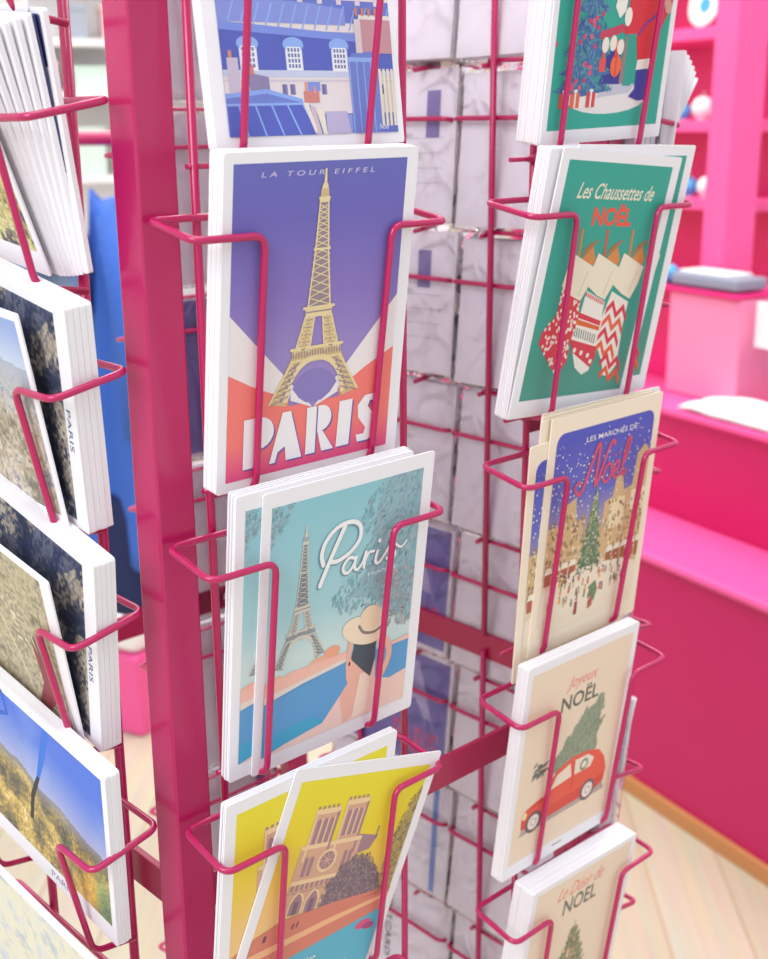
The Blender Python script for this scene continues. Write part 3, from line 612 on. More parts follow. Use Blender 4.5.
def fbm(x, y, s, z=0): return noise.fractal(Vector((x*s, y*s, z)), 1.0, 2.1, 5)
def cellv(x, y, s): return noise.voronoi(Vector((x*s, y*s, .3)))[0][0]
def city(pal, s=.25, z=1.0):
    def f(x, y):
        c = noise.cell(Vector((x*s*2.2, y*s*2.2, z))); n = fbm(x, y, .05, z); e = cellv(x, y, s*.9)
        t = max(0, min(.999, .5 + c*.22 + n*.55 - (.18 if e < .12 else 0))); k = t*(len(pal)-1); i = int(k); return mixh(pal[i], pal[min(i+1, len(pal)-1)], k-i)
    return f
WL = (4, 4, 150, 108)
def art_aerial_night():      # blue hour, golden streets
    A = Art(None); cf = city(['#4d4a44', '#6f6a58', '#a08a54', '#d8b868', '#efdca0'], .3)
    def f(x, y):
        h = 66 + 4*noise.noise(Vector((x*.05, 0, 0))) - (x-75)*.16
        if y > h:
            t = (y-h)/40; c = mixh('#a4acdc', '#4a74dc', t*1.2); return mixh(c, '#cfd4ea', .35*max(0, fbm(x, y, .03, 5)))
        d = h-y; c = cf(x, y); c = mixh('#8c8b94', c, min(1, d/12)); g = abs((x-66)*.8 - d*1.1)
        g2 = math.hypot(x-138, (y-22)*.8)
        if g < 9 and d > 4: c = mixh(c, '#f6d27c', .7*(1-g/9)*(.6+.8*abs(fbm(x, y, .3))))
        if g2 < 24: c = mixh(c, mixh('#f0b848', '#5a9a70', (x-134)/9), .75*(1-g2/24))
        return c
    A.photo(f, 146, 92, (4, 12, 150, 108)); A.text('#8c8ca4', 'PARIS', 92, 4.2, 112, 8.6, 2)
    A.line('#1b5fd0', [(58, 108), (62, 96), (54, 92)], 3, 2); A.poly('#2a72dc', [(98, 108), (104, 108), (96, 84), (90, 70), (87, 70), (92, 88)], 2)
    A.poly('#20242e', [(87, 70), (90, 70), (82, 52), (78, 34), (75, 34), (79, 54)], 3)
    return A
def art_aerial_gold():
    A = Art(None); A.photo(city(['#77705e', '#a59b80', '#c8bc9c', '#8e8672', '#ddd2b4'], .2, 3), 146, 96, (4, 4, 145, 108))
    A.poly('#8a2f3c', [(118, 6), (134, 26), (131, 44), (120, 60), (124, 34), (112, 10)], 2); A.line('#d8ccb0', [(60, 104), (98, 50), (116, 8)], 1.6, 2)
    A.line('#5a4a40', [(124, 62), (134, 30), (143, 6)], 2.4, 2)
    return A
def art_dark_city():
    A = Art(None); cf = city(['#131c3a', '#1d2a4e', '#3c4356', '#9a8c80', '#cfc2ac', '#35405a'], .22, 7)
    A.photo(lambda x, y: mixh(cf(x, y), '#1a2b5c', .55 if abs(y - 30 - .6*x + 12*noise.noise(Vector((x*.05, 2, 0)))) < 12 else .05), 146, 100, (4, 4, 144, 107))
    return A
def art_sky_city():
    A = Art(None); cf = city(['#6d6a60', '#8c8674', '#b9ab96', '#d8cabb', '#7c8090'], .24, 11)
    def f(x, y):
        h = 92 - (x-75)*.1
        if y > h: return mixh('#c3cfe6', '#8fa8dc', (y-h)/20)
        return mixh('#aab4c6', cf(x, y), (h-y)/35)
    A.photo(f, 146, 92, (4, 12, 150, 108)); A.text('#9a9aa8', 'PARIS', 86, 4.4, 106, 8.6, 2)
    return A
def art_garden():
    A = Art(None); A.photo(city(['#4c4a58', '#8c8a62', '#c7b878', '#e0d8a4', '#9a9a70', '#5a4a5c'], .2, 17), 146, 96, (4, 12, 150, 108)); return A
def art_pale():
    A = Art(None); A.photo(city(['#c6ccd6', '#dcdcd0', '#e4dfc8', '#b8c2cc'], .1, 23), 60, 40, (4, 4, 150, 108)); return A
def art_vertical_title():   # dark city print with the title running along its short border
    A = art_dark_city(); A.text('#4c5a90', 'PARIS', 137, 50, 158, 53.4, 3, rot=-90); return A

# ---------------------------------------------------------------- the room
ZF = -1.27
def struct(name, bm, mt, mx=None):
    o = obj(name, bm, mt, None, mx); o['kind'] = 'structure'; return o
bm = bmesh.new(); box(bm, (-3.5, -2.5, ZF - .05), (6, 6.5, ZF)); struct('floor', bm, M['floor'])
bm = bmesh.new(); box(bm, (-3.5, 5.6, ZF), (6, 5.7, 1.7)); struct('wall_back', bm, M['cream_wall'])
bm = bmesh.new(); box(bm, (5.0, -2.5, ZF), (5.1, 5.6, 1.7)); struct('wall_right', bm, M['cream_wall'])

# ---------------------------------------------------------------- spinner rack
RW = .00175
rack = empty('postcard_rack', Matrix.Translation((.2, .17, ZF)))
tag(rack, 'magenta square spinner rack of bent wire pockets holding all the postcards', 'rack')
RI = Matrix.Translation((-.2, -.17, -ZF))
def rpart(name, bm, mt): return obj(name, bm, mt, rack, RI)
def post(x, y, s=.0193):
    bm = bmesh.new(); box(bm, (x, y, ZF + .06), (x + s, y + s, .62), bev=.0012); return rpart('corner_post', bm, M['post'])
post(.0318, .0052, .0206); post(.368, .012); post(.366, .338); post(.016, .338)
RZ = (-1.1, -.7, -.3188, .262)
for z in RZ:
    for lo, hi in (((.045, .0060), (.372, .0100)), ((.012, .3405), (.385, .3445)), ((.385, .02), (.389, .352)), ((.0335, .015), (.0375, .345))):
        bm = bmesh.new(); box(bm, (*lo, z), (*hi, z + .0200), bev=.0006)
        b = rpart('cross_bar', bm, M['bar'])
# rivets near the post
for (x, y, z, ax) in ((.302, .3395, -.308, 'y'), (.0600, .0058, -.309, 'y')):
    bm = bmesh.new(); lathe(bm, [(.0032, 0), (.003, .0012), (.0016, .0018)], 14)
    bmesh.ops.transform(bm, matrix=Matrix.Translation((x, y, z)) @ Matrix.Rotation(R(90), 4, 'X'), verts=bm.verts); rpart('rivet', bm, M['chrome'])
def rod(x, y, z0, z1, r=.0021):
    bm = bmesh.new(); tube(bm, [(x, y, z0), (x, y, z1)], r); return rpart('wire_rod', bm, M['wire'])
def panel(org, rd, od, center, zs, wb, wf, wv, dep, dz, zbot, obot, rods, rods_z=None, low=True, strip=False, drop=.128):
    """one column of pockets: org + rd*r + od*o + z"""
    O, X, Y = Vector(org), Vector(rd), Vector(od)
    P = lambda r, o, z: O + X*r + Y*o + Vector((0, 0, z))
    for z in zs:
        bm = bmesh.new()
        path = [P(center-wv+.002, -.002, z-drop-.004), P(center-wv+.0015, obot, z-drop), P(center-wv, dep, z+dz), P(center-wf, dep, z+dz), P(center-wb, 0, z),
                P(center+wb, 0, z), P(center+wf, dep, z+dz), P(center+wv, dep, z+dz), P(center+wv-.0015, obot, z-drop), P(center+wv-.002, -.002, z-drop-.004)]
        tube(bm, path, RW, fr=.0065)
        zl = z - drop - .004
        if low: tube(bm, [P(center-wv-.012, -.0035, zl), P(center+wv+.012, -.0035, zl)], .0013)
        if strip:
            q = P(center-.024, -.0075, zl+.001); q2 = P(center+.030, -.006, zl-.012)
            box(bm, [min(a, b) for a, b in zip(q, q2)], [max(a, b) for a, b in zip(q, q2)], mi=1)
        rpart('wire_pocket', bm, [M['wire'], M['bar']])
Z0, ZN, ZL, ZR = .0372, .0352, -.0289, .0807
# near right-hand face: two columns of portrait pockets
zsM = [Z0 - .15*k for k in range(-1, 4)]; zsN = [ZN - .15*k for k in range(-1, 5)]
panel((0, 0, 0), (1, 0, 0), (0, -1, 0), .106, zsM, .0735, .0748, .0379, .0361, -.0065, 0, .0205, None, strip=True, drop=.124)
panel((0, 0, 0), (1, 0, 0), (0, -1, 0), .322, zsN, .0735, .0748, .0379, .0361, -.0065, 0, .0205, None, strip=True, drop=.124)
for x in (.0601, .1887, .2919, .3600):
    for a, b in ((-1.09, -.312), (-.312, .28)): rod(x, .0042 if False else .0035, a, b)
# left face: landscape pockets
panel((.024, 0, 0), (0, -1, 0), (-1, 0, 0), -.098, [ZL - .1163*k for k in range(-2, 5)], .0870, .0895, .055, .0394, -.0071, 0, .0235, None, drop=.080, low=False)
for y in (.0520, .145): rod(.0285, y, -1.09, .28, .0026)
# right face, seen from inside
for c in (.078, .245):
    panel((.387, 0, 0), (0, 1, 0), (1, 0, 0), c, [ZR - .1137*k for k in range(-1, 7)], .080, .082, .052, .040, -.006, 0, .024, None, drop=.076, low=False)
rod(.3832, .117, -.2988, .28, .0024); rod(.3825, .117, -1.09, -.311, .0024); rod(.3835, .040, -1.09, .28, .0024); rod(.3835, .262, -1.09, .28, .0024)
for k in range(-1, 7):      # hooked wire ends between the columns
    z = ZR + .037 - .1137*k
    bm = bmesh.new(); tube(bm, [(.386, .124, z), (.386, .085, z)], .0016); rpart('wire_hook', bm, M['wire'])
# far face, portrait pockets seen from behind
zsF = [.0616 - .1395*k for k in range(-1, 6)]
panel((0, .340, 0), (-1, 0, 0), (0, 1, 0), -.296, zsF, .060, .062, .038, .036, -.006, 0, .02, None, drop=.108)
rod(.2895, .337, -1.09, .28, .0018); rod(.338, .337, -1.09, .28, .0018)

# ---------------------------------------------------------------- cards
M['navy_card'] = mat('navy_card_stock', '#34386e', .6)
def card_body(w, h, t, r=.0015):
    bm = bmesh.new(); P = []
    for cx, cz, a0 in ((w/2-r, h/2-r, 0), (-w/2+r, h/2-r, 90), (-w/2+r, -h/2+r, 180), (w/2-r, -h/2+r, 270)):
        for k in range(4): a = R(a0+k*30); P.append((cx+r*math.cos(a), cz+r*math.sin(a)))
    A = [bm.verts.new((x, 0, z)) for x, z in P]; B = [bm.verts.new((x, t, z)) for x, z in P]
    bm.faces.new(A[::-1] if False else A).normal_update(); bm.faces.new(B[::-1])
    for i in range(len(P)): bm.faces.new((A[i-1], A[i], B[i], B[i-1]))
    bmesh.ops.recalc_face_normals(bm, faces=bm.faces); return bm
PW, PH = .112, .154
def pose(q, left=False):
    x, y, z, lean, rot, yaw = q
    mx = Matrix.Translation((x, y, z))
    if left: mx = mx @ Matrix.Rotation(R(-90), 4, 'Z')
    return mx @ Matrix.Rotation(yaw, 4, 'Z') @ Matrix.Rotation(lean, 4, 'X') @ Matrix.Rotation(-rot, 4, 'Y')
_bodies = {}
def body_mesh(w, h, t, mt):
    k = (w, h, t, mt)
    if k not in _bodies: _bodies[k] = mesh_of(card_body(w, h, t), 'card_paper', M[mt])
    return _bodies[k]
def card(q, art, label, group, left=False, mt='paper', t=.0009):
    w, h = (PH, PW) if left else (PW, PH)
    o = link('postcard', body_mesh(w, h, t, mt), None, pose(q, left)); tag(o, label, 'postcard', group)
    if art is not None:
        me = art if isinstance(art, bpy.types.Mesh) else art.mesh('printed_picture', (-w/2, -h/2))
        c = link('printed_picture', me, o)
    return o
def stack(q, n, step, label, group, left=False, mt='paper', t=.0009, off=0.001, dx=0, jit=.00025, seed=1, art=None):
    """n cards directly behind pose q"""
    rng = random.Random(seed); base = pose(q, left); w, h = (PH, PW) if left else (PW, PH)
    for k in range(n):
        mx = base @ Matrix.Translation((dx + rng.uniform(-jit, jit), off + k*step, rng.uniform(-jit, jit))) @ Matrix.Rotation(rng.uniform(-.0022, .0022), 4, 'Y')
        o = link('postcard', body_mesh(w, h, step*.94, mt), None, mx); tag(o, label, 'postcard', group)
        if art is not None and k == 0: link('printed_picture', art, o)
Q = {'M1': [0.11203, -0.01058, 0.14394, -0.09983, 0.01649, -0.00052], 'M2': [0.10414, -0.02793, -0.01027, 0.12785, 0.00922, -0.00867], 'M3': [0.11961, -0.02478, -0.1622, 0.12345, 0.00315, 0.00255], 'M3b': [0.10657, -0.0231, -0.1602, 0.12976, 0.01215, -0.00374], 'M4': [0.10667, -0.02528, -0.3187, 0.14194, -0.29199, -0.00073], 'M4b': [0.08947, -0.02242, -0.31012, 0.12298, 0.00325, -0.00102], 'N1': [0.32548, -0.02721, 0.14312, 0.13166, 0.03622, 0.01141], 'N2': [0.31826, -0.02483, -0.01515, 0.17324, -0.07016, -0.00448], 'N2b': [0.33968, -0.02261, -0.01364, 0.15914, -0.02753, 0.00883], 'N3': [0.32873, -0.02429, -0.16294, 0.08685, -0.00264, 0.01826], 'N4': [0.30966, -0.02643, -0.31249, 0.10948, -0.01341, 0.00531], 'N5': [0.31841, -0.02533, -0.47312, 0.12416, -0.03993, 0.00242], 'LD': [-0.00709, 0.08591, -0.25804, 0.10237, -0.17499, 0.02556], 'LC2': [-0.00207, 0.09040000000000001, -0.14863, 0.10457, -0.23777, 0.00781], 'LC1': [-0.00982, 0.10726000000000001, -0.16153, 0.22, -0.18924, -0.00048], 'LB1': [-0.00845, 0.10977, -0.05064, 0.19, -0.07019, 0.00241], 'LB2': [-0.00196, 0.09199, -0.03879, 0.13007, -0.17353, -0.00024], 'LA': [-0.01006, 0.1248, 0.07135, 0.37992, -0.13851, -0.00199], 'LE': [-0.01554, 0.07477, -0.36649, 0.09969, -0.05155, -0.0]}
gM, gN, gL = 'postcards in the middle column', 'postcards in the right-hand column', 'postcards on the left side of the rack'
# middle column
card(Q['M1'], art_rooftops(), 'blue slate rooftops postcard in the top pocket of the middle column', gM)
stack(Q['M1'], 3, .0011, 'white card behind the blue rooftops postcard', 'cards behind the rooftops postcard', dx=-.0012, seed=2)
card(Q['M2'], art_eiffel_poster(), 'purple and coral PARIS postcard with a golden iron tower', gM)
stack(Q['M2'], 7, .00135, 'white card stacked behind the purple tower postcard', 'cards behind the purple tower postcard', seed=3)
ar = art_river_lady().mesh('printed_picture', (-PW/2, -PH/2))
card(Q['M3'], ar, 'pale blue postcard of a sun-hatted woman by the river, front one of its pocket', gM)
q = list(Q['M3']); q[0:3] = Q['M3b'][0:3]; q[4] = Q['M3b'][4]
mb = pose(Q['M3']) @ Matrix.Translation((Q['M3b'][0]-Q['M3'][0]-.001, .0011, Q['M3b'][2]-Q['M3'][2])) @ Matrix.Rotation(-.008, 4, 'Y')
o = link('postcard', body_mesh(PW, PH, .0009, 'paper'), None, mb); tag(o, 'river and sun hat postcard peeking out left behind its twin', 'postcard', gM); link('printed_picture', ar, o)
for k in range(4):
    o = link('postcard', body_mesh(PW, PH, .0009, 'paper'), None, mb @ Matrix.Translation((-.0008*(k % 2), .0011*(k+1), .0004*k))); tag(o, 'white card stacked behind the two sun hat postcards', 'postcard', 'cards behind the sun hat postcards')
an = art_notre_dame().mesh('printed_picture', (-PW/2, -PH/2))
card(Q['M4'], an, 'yellow-sky cathedral postcard tilted clockwise in front of another', gM)
b4 = list(Q['M4b']); b4[3] = Q['M4'][3]
mb = pose(Q['M4']) @ Matrix.Rotation(Q['M4'][4], 4, 'Y') @ Matrix.Translation((b4[0]-Q['M4'][0], .0012, b4[2]-Q['M4'][2]))
o = link('postcard', body_mesh(PW, PH, .0009, 'paper'), None, mb); tag(o, 'upright yellow-sky cathedral postcard behind the tilted one', 'postcard', gM); link('printed_picture', an, o)
for k in range(3):
    o = link('postcard', body_mesh(PW, PH, .0009, 'paper'), None, mb @ Matrix.Translation((-.0006*(k % 2), .0012*(k+1), 0))); tag(o, 'white card stacked behind the yellow cathedral postcards', 'postcard', 'cards behind the cathedral postcards')
# right-hand column
card(Q['N1'], art_gift_giver(), 'green Christmas postcard with a red coat, boot and blue fir tree', gN)
stack(Q['N1'], 11, .0014, 'white card stacked behind the green fir tree and red coat postcard', 'cards behind the red coat postcard', seed=4, dx=-.001)
as_ = art_stockings().mesh('printed_picture', (-PW/2, -PH/2))
card(Q['N2'], as_, 'green postcard of three hanging Christmas stockings, tilted in front', gN)
mb = pose(Q['N2']) @ Matrix.Rotation(Q['N2'][4]+.02, 4, 'Y') @ Matrix.Translation((Q['N2b'][0]-Q['N2'][0]-.004, .0013, .004))
o = link('postcard', body_mesh(PW, PH, .0009, 'paper'), None, mb); tag(o, 'stockings postcard showing only its right edge behind the front one', 'postcard', gN); link('printed_picture', as_, o)
mb2 = pose(Q['N2']) @ Matrix.Rotation(Q['N2'][4]+.01, 4, 'Y') @ Matrix.Translation((-.003, .0026, .002))
for k in range(7):
    o = link('postcard', body_mesh(PW, PH, .00128, 'paper'), None, mb2 @ Matrix.Translation((-.0003*(k % 3), .00135*k, .0002*(k % 2)))); tag(o, 'white card stacked behind the stockings postcards', 'postcard', 'cards behind the stockings postcards')
am = art_market().mesh('printed_picture', (-PW/2, -PH/2))
card(Q['N3'], am, 'cream-bordered Christmas market postcard with red script on a night sky', gN, mt='cream')
mb = pose(Q['N3']) @ Matrix.Translation((-.0135, .0012, -.0125)) @ Matrix.Rotation(R(-1.8), 4, 'Y')
o = link('postcard', body_mesh(PW, PH, .0009, 'cream'), None, mb); tag(o, 'market postcard slipped low and left behind its twin, blue corner showing', 'postcard', gN); link('printed_picture', am, o)
for k in range(4):
    o = link('postcard', body_mesh(PW, PH, .0009, 'cream'), None, pose(Q['N3']) @ Matrix.Translation((-.006 + .0018*k, .0024 + .0017*k, .0005*(k % 2))) @ Matrix.Rotation(R(-.5+.4*k), 4, 'Y')); tag(o, 'cream card stacked behind the Christmas market postcards', 'postcard', 'cream cards behind the market postcards')
for k in range(3):
    o = link('postcard', body_mesh(PW, PH, .0009, 'paper'), None, pose(Q['N3']) @ Matrix.Translation((.010 + .0012*k, .0098 + .0016*k, -.001*k)) @ Matrix.Rotation(R(1.0), 4, 'Y')); tag(o, 'white card sticking out right behind the Christmas market postcards', 'postcard', 'white cards behind the market postcards')
card(Q['N4'], art_car(), 'beige Joyeux Noel postcard of a red car carrying a fir tree', gN)
stack(Q['N4'], 6, .0013, 'white card stacked behind the red car postcard', 'cards behind the red car postcard', seed=6)
card(Q['N5'], art_tree_card(), 'beige NOEL postcard with a tall fir tree at the bottom right', gN)
stack(Q['N5'], 11, .0014, 'white card stacked behind the tall fir tree postcard', 'cards behind the fir tree postcard', seed=7)
# left side, landscape
card(Q['LD'], art_aerial_night(), 'dusk aerial city postcard with blue sky and golden avenues, titled PARIS', gL, left=True)
stack(Q['LD'], 4, .0018, 'white card stacked behind the dusk aerial postcard', 'cards behind the dusk aerial postcard', left=True, seed=8)
card(Q['LC1'], art_aerial_gold(), 'sepia aerial postcard leaning forward above the dusk one', gL, left=True)
dk = art_vertical_title().mesh('printed_picture', (-PH/2, -PW/2))
card(Q['LC2'], dk, 'dark blue city postcard with its title along the short border, lower of two', gL, left=True)
stack(Q['LC2'], 4, .0026, 'white card in the thick stack behind the lower dark city postcard', 'cards behind the lower dark city postcard', left=True, seed=9)
card(Q['LB1'], art_sky_city(), 'hazy aerial city postcard with pale sky, front of the second left pocket', gL, left=True)
card(Q['LB2'], dk, 'dark blue city postcard with its title along the short border, upper of two', gL, left=True)
stack(Q['LB2'], 4, .0031, 'white card in the thick stack behind the upper dark city postcard', 'cards behind the upper dark city postcard', left=True, seed=10)
card(Q['LA'], art_garden(), 'olive garden view postcard at the upper left, leaning far forward', gL, left=True)
qa = list(Q['LA']); 
for k in range(9):
    f = (k if k < 6 else 5 if k < 8 else 6.4)/8; q = (qa[0]+.004+.020*f + (.0028 if k == 6 else .0050 if k == 7 else 0), qa[1]-.022*f-.004, qa[2]+.003*f, qa[3]*(1-f)+.10*f, qa[4]*(1-f)-.06*f, qa[5]*(1-f))
    o = link('postcard', body_mesh(PH, PW, .0024 if k not in (6, 7) else .0009, 'paper' if k not in (6, 7) else 'navy_card'), None, pose(q, True)); tag(o, *(('white card fanned out behind the olive garden postcard', 'postcard', 'cards behind the garden postcard') if k not in (6, 7) else ('dark navy card edge between white ones behind the garden postcard', 'postcard', 'navy cards behind the garden postcard')))
card(Q['LE'], art_pale(), 'pale grey landscape postcard at the bottom left corner', gL, left=True)
stack(Q['LE'], 1, .0014, 'white card stacked behind the pale grey postcard', 'cards behind the pale grey postcard', left=True, seed=12)
qz = list(Q['LB1']); qz[2] += .2326; qz[1] -= .004; qz[3] = .16; qz[4] = -.06
card(qz, art_pale(), 'wrapped pale postcard cut by the top left edge of the photo', gL, left=True)

# ---------------------------------------------------------------- cellophane packs on the far sides of the rack
def pack(mx, w, h, t, label, group, deco=0, seed=0, mt='grey_paper'):
    rng = random.Random(seed); root = empty('card_pack', mx); tag(root, label, 'card pack', group)
    bm = bmesh.new(); n = 4
    for k in range(n):
        y0 = k*t/n; sx = rng.uniform(0, .0012); box(bm, (-w/2+sx, y0, -h/2), (w/2-rng.uniform(0, .0012), y0+t/n*.82, h/2-rng.uniform(0, .002)))
    sheets = obj('paper_sheets', bm, M[mt], root)
    bm = bmesh.new(); box(bm, (-w/2-.0022, -.0016, -h/2-.002), (w/2+.0022, t+.0014, h/2+.004), bev=.0012)
    bmesh.ops.subdivide_edges(bm, edges=[e for e in bm.edges if e.calc_length() > .04], cuts=5, use_grid_fill=True)
    for v in bm.verts: v.co += Vector((rng.uniform(-.0003, .0003), rng.uniform(-.0003, .0001) if v.co.y < t/2 else 0, rng.uniform(-.0004, .0004)))
    obj('clear_sleeve', bm, M['sleeve'], root)
    A = Art(None); W, H = w*1000, h*1000
    def blk(): 
        A.line('#b6a9bd', [(W*.5, H*.2), (W*.5, H*.85)], .35, 2)
        for k in range(4): A.line('#b6a9bd', [(W*.55, H*(.55-.1*k)), (W*.92, H*(.55-.1*k))], .3, 2)
    if deco == 1: blk(); A.rectf('#9484bc', W*(.74+.03*(seed%3)), H*(.60-.05*(seed%2)), W*(.83+.03*(seed%3)), H*.86, 3)
    elif deco == 2:
        for k in range(15): A.rectf('#6f6680', W*.70+k*1.0, H*.10, W*.70+k*1.0+(.55 if k % 3 else .3), H*.30, 2)
        A.text('#3b3444', 'POSTCARD', W*.5-33, H*.5-3.5, W*.5+33, H*.5+3.5, 3, rot=-90) if H > W*.5 else None
    elif deco == 3:
        A.rectf('#8e84c8', 4, 4, W-4, H-4, 1); A.poly('#c9c0e6', [(W*.7, H*.9), (W*.74, H*.9), (W*.86, H*.45), (W*.8, H*.45), (W*.72, H*.6), (W*.64, H*.45), (W*.58, H*.45)], 2)
        A.text('#e06aa8', 'PARIS', W*.56, H*.12, W*.92, H*.36, 2, rot=0, bold=.02)
    elif deco == 4: A.rectf('#7fa0dc', W*.86, 3, W*.90, H-3, 2); blk()
    if A.f:
        me = A.mesh('back_print', (0, 0)); o = link('back_print', me, sheets); o.matrix_basis = Matrix.Translation((W*.0005, -.0002, -H*.0005)) @ Matrix.Rotation(0, 4, 'Z') @ Matrix.Scale(-1, 4, (1, 0, 0)) if False else Matrix.Translation((-W*.0005, -.0002, -H*.0005))
    return root
# right face: back side towards the inside of the rack (-x)
RF = Matrix.Rotation(R(-90), 4, 'Z')       # local -y looks to -x
gR, gR2, gF = 'clear-wrapped card packs in the inner column of the far side', 'clear-wrapped card packs in the outer column of the far side', 'clear-wrapped card packs on the rear of the rack'
names_far = {0: 'topmost', 1: 'second', 2: 'third', 3: 'fourth', 4: 'fifth', 5: 'sixth', 6: 'seventh', 7: 'eighth', 8: 'ninth'}
for k in range(0, 9):
    zb = .2312 - .1137*k - .0 ; zb = ZR + .1137 - .076 - .1137*k
    rng = random.Random(30+k); h = .1065
    d1 = [0, 1, 1, 2, 3, 3, 4, 2, 1][k]; d2 = [0, 1, 0, 0, 2, 0, 4, 2, 0][k]
    T = Matrix.Translation((.3915, .2350, zb + h/2 + .003)) @ RF @ Matrix.Rotation(R(-5), 4, 'X') @ Matrix.Rotation(R(rng.uniform(-1.5, 1.5)), 4, 'Y')
    pack(T, .150, h, [.030, .010, .022, .016, .012, .018, .02, .02, .02][k], f'grey clear-wrapped card pack, {names_far[k]} down in the deeper column seen through the gap', gR, d1, 40+k)
    T = Matrix.Translation((.3915, .0805, zb + h/2 + .003)) @ RF @ Matrix.Rotation(R(-6), 4, 'X') @ Matrix.Rotation(R(rng.uniform(-1.5, 1.5)), 4, 'Y')
    pack(T, .150, h, [.016, .022, .018, .014, .018, .02, .02, .02, .02][k], f'grey clear-wrapped card pack, {names_far[k]} down in the nearer column seen through the gap', gR2, d2, 60+k)
for k in range(6):
    zb = .0616 + .1395 - .1395*k - .108
    rng = random.Random(80+k)
    T = Matrix.Translation((.300, .3460, zb + .066 + .003)) @ Matrix.Rotation(R(-5), 4, 'X')
    pack(T, .108, .130, .012, f'{names_far[k]} grey card pack visible between the corner post and middle column', gF, [1, 0, 3, 1, 2, 1][k], 90+k)
# fanned white cards sticking out at the right edge
def fan(y, z, n, label, group, seed, spread=5, x=.418, w=.060, h=.075):
    rng = random.Random(seed)
    for k in range(n):
        mx = Matrix.Translation((x + .0022*k, y + .002*k, z - .0015*k)) @ Matrix.Rotation(R(-90), 4, 'Z') @ Matrix.Rotation(R(-8-spread*k*.6), 4, 'X') @ Matrix.Rotation(R(rng.uniform(-2, 2)), 4, 'Y')
        o = link('postcard', body_mesh(w, h, .0008, 'paper'), None, mx); tag(o, label, 'postcard', group)
fan(.024, .078, 6, 'white card fanned out at the right edge beside the pink pillar', 'fanned white cards at the upper right', 5, spread=9, h=.085)
fan(.026, -.352, 4, 'white card jutting out right of the red car postcard', 'white cards right of the red car postcard', 6, spread=7, w=.05, h=.06, x=.412)

# ---------------------------------------------------------------- checkout counter and things on it
CT = Matrix.Translation((1.6697, .8571, 0)) @ Matrix.Rotation(math.atan2(-.97495, -.22240), 4, 'Z')
counter = empty('checkout_counter', CT @ Matrix.Translation((0, 0, ZF))); tag(counter, 'crimson pink stepped shop counter behind the rack on the right', 'counter')
CI = Matrix.Translation((0, 0, -ZF))
def cp(name, lo, hi, mt, bev=.004):
    bm = bmesh.new(); box(bm, lo, hi, bev=bev); return obj(name, bm, M[mt], counter, CI)
cp('base_panel', (-1.3, 0.0, ZF), (1.6, .5, -.752), 'pink_dark'); cp('plinth_trim', (-1.3, -.012, ZF), (1.6, 0.0, ZF + .035), 'oak', .002)
cp('ledge', (-1.3, -.012, -.752), (1.6, .21, -.735), 'pink_light', .006)
cp('upper_panel', (-1.3, .20, -.735), (1.6, .5, -.515), 'pink_dark'); cp('counter_top', (-1.3, .185, -.515), (1.6, .62, -.497), 'pink_light', .006)
cp('riser', (-.285, .30, -.497), (-.075, .48, -.272), 'pink_pale', .006); cp('recess_panel', (-.95, .40, -.497), (-.285, .47, -.272), 'pink', .004)
cp('riser_shelf', (-.95, .29, -.272), (-.075, .50, -.262), 'pink', .003)
def at(s, n, z, rz=0): return CT @ Matrix.Translation((s, n, z)) @ Matrix.Rotation(rz, 4, 'Z')
# pillar
bm = bmesh.new(); box(bm, (-.040, -.040, -.262), (.040, .040, 1.55), bev=.003); pl = obj('pillar', bm, M['pink_light'], None, at(-.272, .45, 0, R(-8)))
tag(pl, 'square bright pink pillar rising from the counter at the right', 'pillar')
# card terminal on the riser
t = empty('card_terminal', at(-.185, .345, -.262)); tag(t, 'flat grey and black device lying on the pink riser', 'card terminal')
bm = bmesh.new(); box(bm, (-.10, -.045, .004), (.095, .045, .030), bev=.006); obj('housing', bm, M['steel_grey'], t)
bm = bmesh.new(); box(bm, (-.098, -.043, 0), (.02, .043, .006), bev=.002); obj('base', bm, M['dark'], t)
bm = bmesh.new(); box(bm, (-.085, -.035, .030), (.06, .035, .036), bev=.002); obj('lid', bm, M['white'], t)
g = empty('paperweight', at(-.315, .325, -.262)); tag(g, 'small shiny blue glass ball beside the grey device', 'paperweight')
bm = bmesh.new(); lathe(bm, [(.016, 0), (.017, .004)], 18); obj('base', bm, M['dark'], g)
bm = bmesh.new(); lathe(bm, [(.020*math.sin(math.pi*k/12)+.0004, .022-.020*math.cos(math.pi*k/12)) for k in range(13)], 20); obj('glass_ball', bm, M['blue'], g)
# white paper on counter
bm = bmesh.new(); bmesh.ops.create_grid(bm, x_segments=24, y_segments=16, size=.5)
for v in bm.verts:
    x, y = v.co.x, v.co.y; v.co = Vector((x*.42, y*.11, .006 + .012*noise.noise(Vector((x*4, y*4, 1))) + .028*(1-abs(x*2)**4)*(1-abs(y*2)**4)))
r = bmesh.ops.solidify(bm, geom=bm.faces[:], thickness=.004)
o = obj('paper_sheet', bm, M['cloth_white'], None, at(.085, .245, -.495), smooth=True); tag(o, 'crumpled white tissue paper lying on the pink counter', 'tissue paper')
